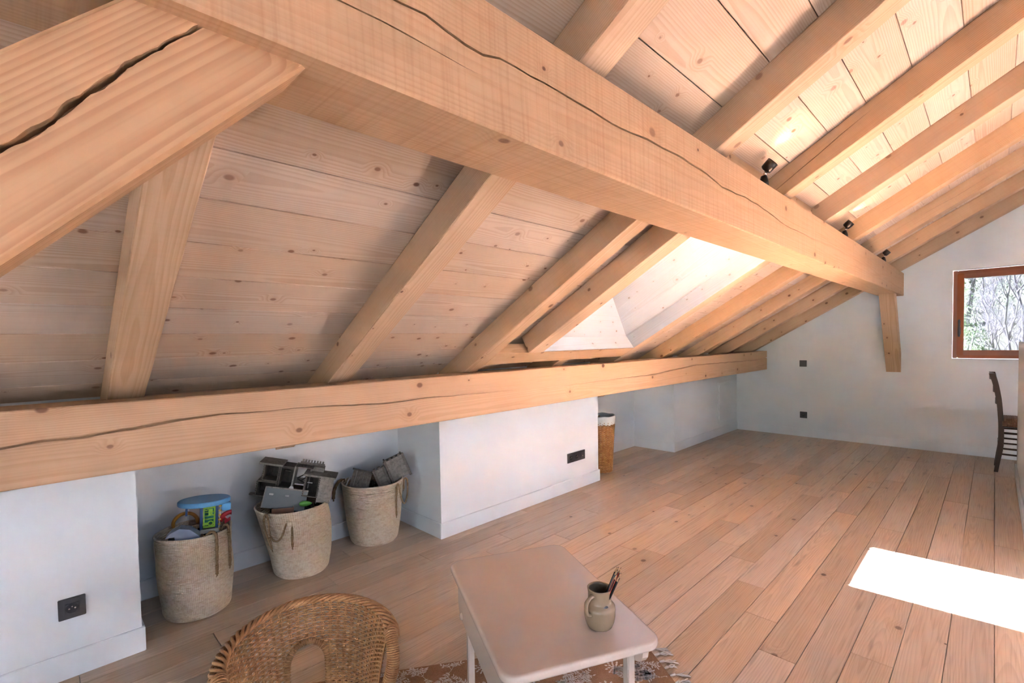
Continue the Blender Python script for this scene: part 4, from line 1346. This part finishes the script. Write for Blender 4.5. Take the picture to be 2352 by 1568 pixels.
for i in range(nu + 1):
    for j in range(nv + 1):
        P.append(RP(RL * i / nu, RWd * j / nv, .006 + .0012 * mnoise.noise(V((i * .6, j * .6, 0)))))
for i in range(nu):
    for j in range(nv):
        F.append((i * (nv + 1) + j, (i + 1) * (nv + 1) + j, (i + 1) * (nv + 1) + j + 1, i * (nv + 1) + j + 1))
m.add(P, F)
per = [RP(0, 0), RP(RL, 0), RP(RL, RWd), RP(0, RWd)]
m.add([p + V((0, 0, .0005)) for p in per] + [p + V((0, 0, .006)) for p in per], [(k, (k + 1) % 4, 4 + (k + 1) % 4, 4 + k) for k in range(4)])
m.build('pile', M['rug'], rug)
# floral sprays, embroidered slightly proud of the pile
m = MB(); rr = random.Random(21)
def leaf(u, v, a, L, w):
    if not (0.015 < u < RL - .015 and .015 < v < RWd - .015): return
    c, s = cos(a), sin(a)
    q = [(0, 0), (L * .45, w), (L, 0), (L * .45, -w)]
    pts = [RP(u + c * x - s * y, v + s * x + c * y, .0082) for x, y in q]
    m.add(pts, [(0, 1, 2, 3)])
def stem(u, v, a, L, lvl):
    n = max(3, int(L / .010)); bend = rr.uniform(-3.2, 3.2)
    for i in range(n):
        a += bend * L / n
        u2, v2 = u + cos(a) * L / n, v + sin(a) * L / n
        leaf(u, v, a, L / n * 1.2, .0017)
        if i > 0:
            for s in (-1, 1):
                if rr.random() < .8: leaf(u2, v2, a + s * rr.uniform(.6, 1.1), rr.uniform(.012, .024), rr.uniform(.0028, .0046))
        if lvl > 0 and i % 3 == 1: stem(u2, v2, a + rr.choice((-1, 1)) * rr.uniform(.5, .9), L * rr.uniform(.4, .6), lvl - 1)
        u, v = u2, v2
def flower(u, v, R):
    for ring, k in ((1.0, 11), (.68, 9), (.38, 7)):
        for i in range(k):
            a = 2 * pi * (i + ring) / k
            leaf(u + cos(a) * R * (ring - .3), v + sin(a) * R * (ring - .3), a + rr.uniform(-.2, .2), R * .42, R * .13)
for i in range(15):
    for j in range(10):
        u, v = (i + .5 * (j % 2) + .25) * .12 + rr.uniform(-.015, .015), (j + .5) * .12 + rr.uniform(-.015, .015)
        if (i + 2 * j) % 3 == 0:
            flower(u, v, rr.uniform(.036, .048))
        else:
            for q in range(4): stem(u, v, rr.uniform(0, 2 * pi), rr.uniform(.07, .11), 1)
fl = m.build('floral_sprays', M['yarn'], rug); fl['kind'] = 'stuff'
for side in (0, 1):
    for i in range(27):
        v = RWd * (i + .5) / 27
        u0 = 0.0 if side == 0 else RL
        sg = -1 if side == 0 else 1
        m = MB(); L = rr.uniform(.055, .085); dv = rr.uniform(-.02, .02)
        m.tube([RP(u0, v, .006), RP(u0 + sg * L * .28, v + dv * .3, .010)], [.004, .0055], 6)
        for q in range(7):
            a1, a2 = rr.uniform(-.012, .012), rr.uniform(-.018, .018)
            m.tube([RP(u0 + sg * L * .26, v + dv * .3, .009), RP(u0 + sg * L * .6, v + dv * .7 + a1, rr.uniform(.004, .012)), RP(u0 + sg * L, v + dv + a2, .003)], [.0022, .002, .0012], 4)
        m.build('tassel', M['yarn'], rug)

# =====================================================================
#  LOW TABLE
# =====================================================================
M['table'] = plain('pale_pink_satin_paint', srgb(214, 194, 180), .21, nscale=4, var=.02, spec=.5)
ta = V((.898, -.441, 0)).normalized(); TBL = V((1.628, -.7665, 0))
table = frame_empty('low_table', TBL, ta); tag(table, 'small low pale pink painted table with rounded corners, beside the wicker chair', 'table')
TX, TY, TZ = .372, .252, .500
def rrect(hx, hy, r, k=8):
    out = []
    for cx, cy_, a0 in ((hx - r, hy - r, 0), (-hx + r, hy - r, pi / 2), (-hx + r, -hy + r, pi), (hx - r, -hy + r, 1.5 * pi)):
        for i in range(k + 1):
            a = a0 + pi / 2 * i / k; out.append((cx + r * cos(a), cy_ + r * sin(a)))
    return out
m = MB(); rings = [(.006, .474), (.001, .477), (0, .482), (0, .492), (.0015, .4965), (.005, .4995), (.010, .500)]
pts = []; base = None
for ins, z_ in rings:
    rrp = rrect(TX - ins, TY - ins, .048 - ins * .5); base = len(rrp); pts += [(x, y, z_) for x, y in rrp]
F = [(i * base + k, i * base + (k + 1) % base, (i + 1) * base + (k + 1) % base, (i + 1) * base + k) for i in range(len(rings) - 1) for k in range(base)]
m.add(pts, F, True); m.add(pts[:base], [tuple(range(base))]); m.add(pts[-base:], [tuple(range(base))])
m.build('table_top', M['table'], table)
for sy, zl in ((-1, .300), (1, .400)):
    m = MB(); y_ = sy * .212
    ap = [(-.335, .474), (.335, .474), (.335, zl + .05)] + [(.285 + .05 * cos(a), zl + .05 - .05 * sin(a)) for a in (.4, .8, 1.2, pi / 2)]
    ap += [(-.285 - .05 * cos(a), zl + .05 - .05 * sin(a)) for a in (pi / 2, 1.2, .8, .4)] + [(-.335, zl + .05)]
    m.prism(ap, 'y', y_ - .010, y_ + .010)
    m.build('apron', M['table'], table)
m = MB(); m.bb(-.330, -.312, -.202, .202, .40, .474); m.build('apron', M['table'], table)
for x_, y_, zt in ((-.272, -.190, .44), (.215, -.190, .44), (.275, .190, .474), (-.272, .190, .474)):
    m = MB(); m.bb(x_ - .0155, x_ + .0155, y_ - .0125, y_ + .0125, .0085, zt, .003)
    lg = m.build('leg', M['table'], table)
    if y_ < 0:
        m = MB(); m.lathe([(0, -.004), (.013, -.004), (.014, 0), (.011, .006), (0, .008)], 18)
        mt = Matrix.Rotation(pi / 2, 4, 'X'); mt.translation = V((x_, -.224, .318))
        m.build('bolt', M['table'], lg, matrix=mt)

# =====================================================================
#  MUG AND PENCILS
# =====================================================================
M['stone'] = plain('khaki_stoneware_glaze', srgb(158, 134, 108), .14, nscale=22, var=.10, spec=.6)
MUG = V((1.889, -.772, .5005))
mug = empty('pencil_mug', MUG); tag(mug, 'khaki stoneware jug holding pencils on the low table', 'mug')
prof = [(0, .0), (.037, .0), (.0398, .003), (.0455, .018), (.0486, .036), (.0492, .056), (.0480, .065), (.0436, .0712), (.0388, .0750), (.0364, .080), (.0356, .094), (.0362, .109), (.0380, .118), (.0382, .121), (.0362, .122), (.0335, .116), (.0318, .100), (.0325, .082), (.043, .062), (.043, .03), (.033, .010), (0, .008)]
m = MB(); m.lathe(prof, 48); m.build('body', M['stone'], mug)
tocam = V((CAM.x - MUG.x, CAM.y - MUG.y, 0)).normalized(); right = V((-tocam.y, tocam.x, 0))
hd = (tocam * .80 - right * .60).normalized()
m = MB()
m.tube(catmull([hd * .034 + V((0, 0, .104)), hd * .050 + V((0, 0, .104)), hd * .064 + V((0, 0, .092)), hd * .066 + V((0, 0, .074)), hd * .060 + V((0, 0, .058)), hd * .046 + V((0, 0, .050))], 5), [.0075] * 4 + [.0062] * 18 + [.0065] * 4, 12, flat=1.0)
m.build('handle', M['stone'], mug)
# dark painted emblem on the neck
ed = (tocam * .86 + right * .50).normalized(); er = V((-ed.y, ed.x, 0))
def surf(dx, z_):
    R = .0365 + .0045 * max(0, (.082 - z_) / .012)
    an = dx / R
    return (ed * cos(an) + er * sin(an)) * (R + .0008) + V((0, 0, z_))
m = MB()
tear = [(-.011, .0715), (-.006, .0775), (.0, .0805), (.006, .0790), (.0075, .0750), (.005, .0715), (.0, .0705), (-.006, .0715)]
m.add([surf(0, .0755)] + [surf(x, z_) for x, z_ in tear], [(0, i + 1, (i + 1) % 8 + 1) for i in range(8)])
M['ink'] = plain('black_brown_ink', srgb(40, 34, 34), .3); m.build('painted_emblem', M['ink'], mug)
M['p_black'] = plain('black_pencil_lacquer', srgb(24, 24, 26), .3)
M['p_orange'] = plain('orange_pencil_lacquer', srgb(222, 92, 56), .32)
M['p_grey'] = plain('blue_grey_pencil_lacquer', srgb(70, 84, 92), .32)
M['p_wood'] = plain('sharpened_cedar', srgb(206, 164, 124), .7)
M['p_lead'] = plain('graphite', srgb(38, 36, 38), .4)
def pencil(i, bx, by, tx, ty, L, mats, label):
    b = MUG + right * bx + tocam * by + V((0, 0, .012))
    d = (right * tx + tocam * ty + V((0, 0, 1))).normalized()
    q = d.to_track_quat('Z', 'Y')
    e = bpy.data.objects.new('pencil', None); col.objects.link(e)
    e.matrix_world = Matrix.Translation(b) @ q.to_matrix().to_4x4() @ Matrix.Rotation(i * .35, 4, 'Z')
    tag(e, label, 'pencil', 'pencils in the jug')
    r = .0037
    hexp = [(r * cos(pi / 3 * k), r * sin(pi / 3 * k)) for k in range(6)]
    for w_, mt in enumerate(mats):        # lacquer stripes: faces in two colours
        m = MB()
        fs = [k for k in range(6) if k % len(mats) == w_]
        for k in fs:
            (x0, y0), (x1, y1) = hexp[k], hexp[(k + 1) % 6]
            m.add([(x0, y0, 0), (x1, y1, 0), (x1, y1, L), (x0, y0, L), (0, 0, 0), (0, 0, L)], [(0, 1, 2, 3), (1, 0, 4), (3, 2, 5)])
        m.build('lacquer', M[mt], e)
    m = MB(); m.tube([(0, 0, L - .0005), (0, 0, L + .013)], [r * .98, .0011], 12); m.build('sharpened_wood', M['p_wood'], e)
    m = MB(); m.tube([(0, 0, L + .012), (0, 0, L + .018)], [.0012, .0002], 8); m.build('lead', M['p_lead'], e)
plist = [(-.016, .010, .42, -.02, .170, ['p_grey', 'p_black'], 'blue-grey pencil at the left of the bunch in the jug'),
         (-.012, .016, .40, .02, .160, ['p_orange', 'p_orange', 'p_black'], 'orange pencil at the front of the bunch in the jug'),
         (-.006, .014, .42, .03, .154, ['p_black'], 'black pencil leaning in front, right of the orange one'),
         (-.004, .004, .44, .0, .160, ['p_black', 'p_grey'], 'black and grey pencil at the right side of the bunch'),
         (-.010, .000, .40, -.04, .172, ['p_black', 'p_orange'], 'black and orange pencil in the middle of the bunch'),
         (-.014, -.006, .41, -.05, .168, ['p_black'], 'black pencil at the back of the bunch'),
         (-.004, -.008, .43, -.06, .166, ['p_orange', 'p_black'], 'orange and black pencil at the back right of the bunch')]
for i, a in enumerate(plist): pencil(i, *a)

# =====================================================================
#  CHILD'S WICKER TUB CHAIR
# =====================================================================
cn = V((-.309, -.951, 0)).normalized()
wch = frame_empty('wicker_chair', V((1.226, -1.414, .0095)), cn); tag(wch, "child's woven wicker tub chair with an arched hole in its back", 'chair')
# local: y = facing direction, x = sitter's right hand side seen from behind reversed; z up
TMAX = radians(104)
def rim_h(t): return .464 - .040 * min(1.0, abs(t) / radians(95)) ** 1.6
SEAT = .165
def shell(t, s):
    """inner skin of the back: t round the back (0 = middle), s 0 at the seat .. 1 at the rim"""
    ax, ay = .196 + .042 * s ** 1.5, .172 + .043 * s ** 1.4
    z = SEAT + (rim_h(t) - SEAT) * s
    return V((ax * sin(t), -ay * cos(t) - .0, z))
def outn(t): return V((sin(t), -cos(t), 0)).normalized()
def in_hole(p):
    if p.y > 0: return False
    zt = .337
    w_ = .066
    if abs(p.x) >= w_: return False
    zc = zt - w_
    return p.z < zc or (p.x ** 2 + (p.z - zc) ** 2) < w_ * w_
NST = 30
m = MB(); rows = 38
for j in range(rows):
    s = (j + .5) / rows
    N = NST * 4
    seg = []
    for k in range(N + 1):
        t = -TMAX + 2 * TMAX * k / N
        p = shell(t, s) + outn(t) * (.0034 * cos(pi * k / 2 + pi * j))
        if in_hole(shell(t, s)):
            if len(seg) > 2: m.tube(seg, .0030, 5, up=(0, 0, 1))
            seg = []
        else: seg.append(p)
    if len(seg) > 2: m.tube(seg, .0030, 5, up=(0, 0, 1))
m.build('back_weave', M['wicker'], wch)
m = MB()
for k in range(NST // 1 + 1):
    t0 = -TMAX + 2 * TMAX * k / NST
    for dt in (-.012, .012):
        seg = []
        for i in range(13):
            p = shell(t0 + dt, i / 12)
            if in_hole(p):
                seg = []
            else: seg.append(p)
        if len(seg) > 1: m.tube(seg, .0026, 5)
m.build('back_stakes', M['wicker'], wch)
# braided rolled rim: several strands plaited over a wide lip
m = MB(); ns = 6
NR = 150
for q in range(ns):
    path = []
    for k in range(NR + 1):
        t = -TMAX + 2 * TMAX * k / NR
        phs = 2 * pi * (q / ns) + k * 2 * pi / 26
        o_, u_ = cos(phs), sin(phs)
        path.append(shell(t, 1.0) + outn(t) * (.016 + .021 * o_) + V((0, 0, .000 + .010 * u_ - .008 * o_)))
    m.tube(path, .0056, 6, up=(0, 0, 1))
for q in range(3):
    path = []
    for k in range(NR + 1):
        t = -TMAX + 2 * TMAX * k / NR
        path.append(shell(t, 1.0) + outn(t) * (.012 + .010 * q) + V((0, 0, -.004 - .003 * q)))
    m.tube(path, .0075, 6, up=(0, 0, 1))
m.build('braided_rim', M['wicker'], wch)
# arm ends: bound with cane, curving down to the seat front
for sg in (-1, 1):
    top_ = shell(sg * TMAX, 1.0) + outn(sg * TMAX) * .014
    pth = catmull([shell(sg * radians(98), 1.0) + outn(sg * radians(98)) * .014, top_, top_ + V((-sg * .002, .028, -.030)), top_ + V((-sg * .010, .045, -.090)), V((sg * .188, .090, SEAT + .01)), V((sg * .184, .094, SEAT - .03))], 10)
    m = MB(); m.tube(pth, .0185, 12)
    m.build('arm_core', M['wicker'], wch)
    m = MB()
    acc = 0.0; last = pth[0]
    fine = []
    for a, b in zip(pth, pth[1:]):
        for i in range(4): fine.append(a.lerp(b, i / 4))
    d0 = 0
    for i in range(1, len(fine) - 1):
        d0 += (fine[i] - fine[i - 1]).length
        if d0 >= .0052:
            d0 = 0
            tg = (fine[i + 1] - fine[i - 1]).normalized(); u = tg.orthogonal().normalized(); w_ = tg.cross(u)
            m.tube([fine[i] + (u * cos(2 * pi * k / 18) + w_ * sin(2 * pi * k / 18)) * .0192 for k in range(18)], .0028, 4, closed=True)
    m.build('cane_binding', M['wicker'], wch)
# arched hole border bound with cane
zc = .337 - .066
arch = [V((-.066, 0, SEAT + .004 + (zc - SEAT - .004) * i / 5)) for i in range(5)] + [V((-.066 * cos(pi * i / 22), 0, zc + .066 * sin(pi * i / 22))) for i in range(23)] + [V((.066, 0, zc - (zc - SEAT - .004) * (i + 1) / 5)) for i in range(5)]
def onback(p):
    s = max(0, min(1, (p.z - SEAT) / (rim_h(0) - SEAT)))
    ay = .172 + .043 * s ** 1.4; ax = .196 + .042 * s ** 1.5
    t = math.asin(max(-1, min(1, p.x / ax)))
    return V((p.x, -ay * cos(t), p.z))
arch = [onback(p) for p in arch]
m = MB(); m.tube(arch, .0085, 10); m.build('hole_core', M['wicker'], wch)
m = MB(); d0 = 0
fine = []
for a, b in zip(arch, arch[1:]):
    for i in range(4): fine.append(a.lerp(b, i / 4))
for i in range(1, len(fine) - 1):
    d0 += (fine[i] - fine[i - 1]).length
    if d0 >= .0058:
        d0 = 0
        tg = (fine[i + 1] - fine[i - 1]).normalized(); u = tg.orthogonal().normalized(); w_ = tg.cross(u)
        m.tube([fine[i] + (u * cos(2 * pi * k / 14) + w_ * sin(2 * pi * k / 14)) * .0098 for k in range(14)], .0026, 4, closed=True)
m.build('hole_binding', M['wicker'], wch)
# woven base drum and seat
def basep(a, z):
    s = z / SEAT
    rx, ry = .218 - .018 * s, .188 - .012 * s
    return V((rx * cos(a), ry * sin(a) + (.02 if sin(a) > 0 else 0) * sin(a), z))
m = MB(); NB = 40
for j in range(34):
    z_ = .010 + (SEAT - .012) * (j + .5) / 34
    m.tube([basep(2 * pi * k / (NB * 4), z_) + V((cos(2 * pi * k / (NB * 4)), sin(2 * pi * k / (NB * 4)), 0)) * (.003 * cos(pi * k / 2 + pi * j)) for k in range(NB * 4)], .0040, 5, closed=True, up=(0, 0, 1))
m.build('base_weave', M['wicker'], wch)
m = MB()
for k in range(NB):
    a = 2 * pi * k / NB
    m.tube([basep(a, z_) for z_ in (.004, .09, .18, SEAT)], .003, 5)
m.build('base_stakes', M['wicker'], wch)
m = MB()
for j in range(22):
    r_ = (j + .5) / 22
    m.tube([V((.196 * r_ * cos(2 * pi * k / 72), .176 * r_ * sin(2 * pi * k / 72), SEAT + .002 + .0025 * cos(pi * k / 2 + pi * j))) for k in range(72)], .0042, 5, closed=True, up=(0, 0, 1))
m.build('seat', M['wicker'], wch)
m = MB(); m.tube([basep(2 * pi * k / 90, .008) + V((0, 0, .002 * cos(k * pi / 1.5))) for k in range(90)], .008, 6, closed=True, up=(0, 0, 1)); m.build('foot_ring', M['wicker'], wch)

# =====================================================================
#  LADDER-BACK CHAIR BEHIND THE HALF WALL
# =====================================================================
M['walnut'] = wood('dark_stained_chair_wood', srgb(72, 48, 34), srgb(50, 32, 22), srgb(32, 22, 16), ring_mm=6, ring_amt=.4, knot_cell=3, knot_p=.05, rough=.42, var=.04, spec=.4, bump=.05)
M['rush'] = wicker_mat('woven_rush', srgb(168, 124, 100), srgb(128, 82, 66), srgb(70, 40, 34))
dch = empty('dining_chair', (2.80, 5.0, 0)); tag(dch, 'dark wooden ladder-back chair with rush seat, partly hidden by the half wall', 'chair')
YN, YF = -.165, .165
prof = [(2.783, .0), (2.797, .12), (2.813, .245), (2.816, .36), (2.814, .469), (2.808, .58), (2.798, .705), (2.776, .85), (2.750, .965), (2.742, .990)]
prof = [(x - 2.80, z) for x, z in prof]
pts = catmull([(x, 0, z) for x, z in prof], 4)
for yy in (YN, YF):
    m = MB(); k = len(pts); P = []
    for i, p in enumerate(pts):
        wd = .0165 if p.z < .8 else .0165 + .004 * (p.z - .8) / .19
        hx = .015 + .005 * min(1, p.z / .3) - (.0 if p.z < .3 else 0)
        if p.z > .96: hx *= 1.12
        P += [(p.x - hx, yy - wd, p.z), (p.x + hx, yy - wd, p.z), (p.x + hx, yy + wd, p.z), (p.x - hx, yy + wd, p.z)]
    m.add(P, [(i * 4 + q, i * 4 + (q + 1) % 4, (i + 1) * 4 + (q + 1) % 4, (i + 1) * 4 + q) for i in range(k - 1) for q in range(4)])
    m.add(P[:4], [(0, 1, 2, 3)]); m.add(P[-4:], [(0, 1, 2, 3)])
    m.build('back_post', M['walnut'], dch)
for zc_, hh in ((.955, .055), (.82, .045), (.70, .045)):
    xx = lerp_tab([(z, x) for x, z in prof], zc_)
    m = MB(); n = 10; P = []
    for i in range(n + 1):
        v = i / n; bx = xx - .022 * sin(pi * v)
        for dx, dz in ((-.008, -hh / 2), (.008, -hh / 2), (.008, hh / 2 + .012 * sin(pi * v)), (-.008, hh / 2 + .012 * sin(pi * v))):
            P.append((bx + dx, YN + (YF - YN) * v, zc_ + dz))
    m.add(P, [(i * 4 + q, i * 4 + (q + 1) % 4, (i + 1) * 4 + (q + 1) % 4, (i + 1) * 4 + q) for i in range(n) for q in range(4)])
    m.build('back_slat', M['walnut'], dch)
XF = .40
for yy in (-.195, .195):
    m = MB(); m.tube([(XF, yy, 0), (XF, yy, .12), (XF, yy, .30), (XF, yy, .50)], [.014, .018, .020, .019], 12); m.build('front_leg', M['walnut'], dch)
for zz in (.466, .400, .346, .240, .184):
    for y0, y1 in ((YN, -.195), (YF, .195)):
        m = MB(); m.tube([(.012, y0, zz), (XF, y1, zz)], .0085, 10); m.build('side_stretcher', M['walnut'], dch)
for zz in (.40, .22):
    m = MB(); m.tube([(XF, -.195, zz), (XF, .195, zz)], .009, 10); m.build('front_stretcher', M['walnut'], dch)
m = MB(); m.tube([(.0, YN, .29), (.0, YF, .29)], .009, 10); m.build('rear_stretcher', M['walnut'], dch)
# rush seat: strands running in from the edges to a diagonal centre
m = MB()
N = 30
for i in range(N):
    a = (i + .5) / N
    zt = .512 + .040 * (1 - (2 * a - 1) ** 4) * .0
    x0 = .022 + (XF - .004) * a
    y_half = .178 + .03 * a
    z0 = .500
    m.tube(catmull([(x0, -y_half - .004, .486), (x0, -y_half + .008, .528), (x0, -.06, .545), (x0, .06, .545), (x0, y_half - .008, .528), (x0, y_half + .004, .486), (x0, y_half - .01, .470), (x0, 0, .476), (x0, -y_half + .01, .470), (x0, -y_half - .004, .486)], 2), .0078, 5)
m.build('rush_seat', M['rush'], dch)

# =====================================================================
#  OUTSIDE THE GABLE WINDOW
# =====================================================================
def leaf_mat(name, a, b):
    t = NT(name)
    tc = t.node('ShaderNodeTexCoord')
    n = t.noise(tc.outputs['Object'], 3.5, 4, .7); n2 = t.noise(tc.outputs['Object'], 30, 2)
    t.base(t.mix(t.math('MULTIPLY_ADD', n2, .5, t.math('MULTIPLY', t.smooth(n, .35, .7), .6)), a, b)); t.rough(.8)
    t.bsdf.inputs['Specular IOR Level'].default_value = .1
    return t.m
M['leaf_a'] = leaf_mat('dark_green_leaves', (.05, .11, .035, 1), (.14, .24, .07, 1))
M['leaf_b'] = leaf_mat('light_green_leaves', (.10, .20, .065, 1), (.26, .36, .14, 1))
M['twig'] = leaf_mat('pale_lilac_twigs', (0.1920, 0.1740, 0.1980, 1),(0.3120, 0.2880, 0.3120, 1))
M['grass'] = leaf_mat('dry_hillside_grass', (0.0836, 0.0792, 0.0616, 1),(0.1232, 0.1232, 0.0968, 1))
M['roof_grey'] = plain('grey_sheet_roof', (.09, .095, .105, 1), .6)
m = MB(); nx, ny = 40, 26; P = []
for j in range(ny + 1):
    for i in range(nx + 1):
        x = -12 + 42 * i / nx; y = 8.5 + 30 * j / ny
        z = -3.2 + .62 * max(0, y - 11.5) + .5 * mnoise.noise(V((x * .3, y * .3, 0))) + .12 * mnoise.noise(V((x * 1.3, y * 1.3, 2)))
        P.append((x, y, z))
m.add(P, [(j * (nx + 1) + i, j * (nx + 1) + i + 1, (j + 1) * (nx + 1) + i + 1, (j + 1) * (nx + 1) + i) for j in range(ny) for i in range(nx)], True)
tag(m.build('hillside', M['grass']), 'grassy hillside rising beyond the gable window', kind='structure')
def hz(x, y): return -3.2 + .62 * max(0, y - 11.5)
def shrub(x, y, w_, h_, nleaf, mat, label, seed, lsize=.10, zb=None):
    rs = random.Random(seed)
    z0 = hz(x, y) - .3 if zb is None else zb
    e = empty('shrub', (x, y, z0)); tag(e, label, 'shrub', 'greenery beyond the window')
    m = MB()
    for k in range(nleaf):
        # on lobes of a rounded crown
        a = rs.uniform(0, 2 * pi); ph = math.acos(rs.uniform(-.3, 1)); r = (.72 + .28 * rs.random()) * (1 + .18 * mnoise.noise(V((cos(a) * 2, sin(a) * 2, ph * 2 + seed))))
        c = V((w_ * r * sin(ph) * cos(a), w_ * .8 * r * sin(ph) * sin(a), h_ * (.35 + .65 * r * cos(ph))))
        u = V((rs.uniform(-1, 1), rs.uniform(-1, 1), rs.uniform(-1, 1))).normalized(); v = u.orthogonal().normalized()
        s = lsize * rs.uniform(.5, 1.2)
        m.add([c, c + u * s + v * s * .35, c + u * s * 2, c + u * s - v * s * .35], [(0, 1, 2, 3)])
    f = m.build('foliage', mat, e); f['kind'] = 'stuff'
    m = MB()
    for k in range(6):
        a = rs.uniform(0, 2 * pi)
        m.tube([(0, 0, 0), (w_ * .2 * cos(a), w_ * .2 * sin(a), h_ * .4), (w_ * .5 * cos(a), w_ * .5 * sin(a), h_ * .8)], [.05, .03, .012], 5)
    m.build('stems', M['twig'], e)
def bare_tree(x, y, h_, label, seed, spread=1.0):
    rs = random.Random(seed)
    e = empty('bare_tree', (x, y, hz(x, y) - .2)); tag(e, label, 'tree', 'bare trees beyond the window')
    m = MB(); t_ = MB()
    def grow(p, d, L, r, lvl):
        q = p
        pts = [q]; dd = d.copy()
        for i in range(4):
            dd = (dd + V((rs.uniform(-.22, .22), rs.uniform(-.22, .22), rs.uniform(-.08, .16)))).normalized()
            q = q + dd * L / 4; pts.append(q)
        (m if lvl == 0 else t_).tube(pts, [r, r * .85, r * .7, r * .55, r * .4], 5 if lvl < 2 else 3, caps=False)
        if lvl < 4:
            for k in range(6 if lvl < 3 else 5):
                b = pts[1 + rs.randrange(4)]
                nd = (dd + V((rs.uniform(-1, 1) * spread, rs.uniform(-1, 1) * spread, rs.uniform(-.2, .7)))).normalized()
                grow(b, nd, L * rs.uniform(.5, .72), r * .5, lvl + 1)
    grow(V((0, 0, 0)), V((0, 0, 1)), h_ * .45, .045, 0)
    m.build('trunk', M['twig'], e); t_.build('branches', M['twig'], e)
shrub(2.05, 15.4, .75, 3.3, 5200, M['leaf_b'], 'light green bush at the left of the window view', 51, .030)
shrub(2.6, 13.9, 1.15, 2.75, 5200, M['leaf_b'], 'low green hedge bush along the bottom of the window view', 52, .028)
shrub(4.9, 13.9, 1.2, 2.6, 3000, M['leaf_b'], 'low green bush right of the hedge below the window', 53, .035)
shrub(2.1, 19.2, 1.3, 4.6, 5200, M['leaf_a'], 'dark green tree crown at the top left of the window view', 54, .045)
bare_tree(3.10, 16.4, 4.6, 'bare pale lilac tree in the middle of the window view', 61)
bare_tree(2.75, 17.3, 4.8, 'bare twiggy tree just behind the pale lilac one', 65)
bare_tree(3.75, 16.0, 4.6, 'bare twiggy tree at the right of the window view', 62)
bare_tree(3.35, 18.4, 5.2, 'bare grey tree higher on the slope behind the twiggy ones', 63)
# neighbour's roof corner
rf = empty('neighbour_roof', (5.35, 11.2, -1.85)); tag(rf, 'corner of a grey sheet roof below the window', 'roof')
m = MB(); m.prism([(-2.6, 2.15), (-2.52, 2.22), (.4, 2.95), (3.2, 2.2), (3.2, 2.1), (.4, 2.8)], 'y', -1.6, 1.4); m.build('roof_sheet', M['roof_grey'], rf)
m = MB(); m.prism([(-2.1, -1.2), (2.9, -1.2), (2.9, 2.15), (.4, 2.78), (-2.1, 2.2)], 'y', -1.3, 1.2); m.build('house_wall', M['roof_grey'], rf)
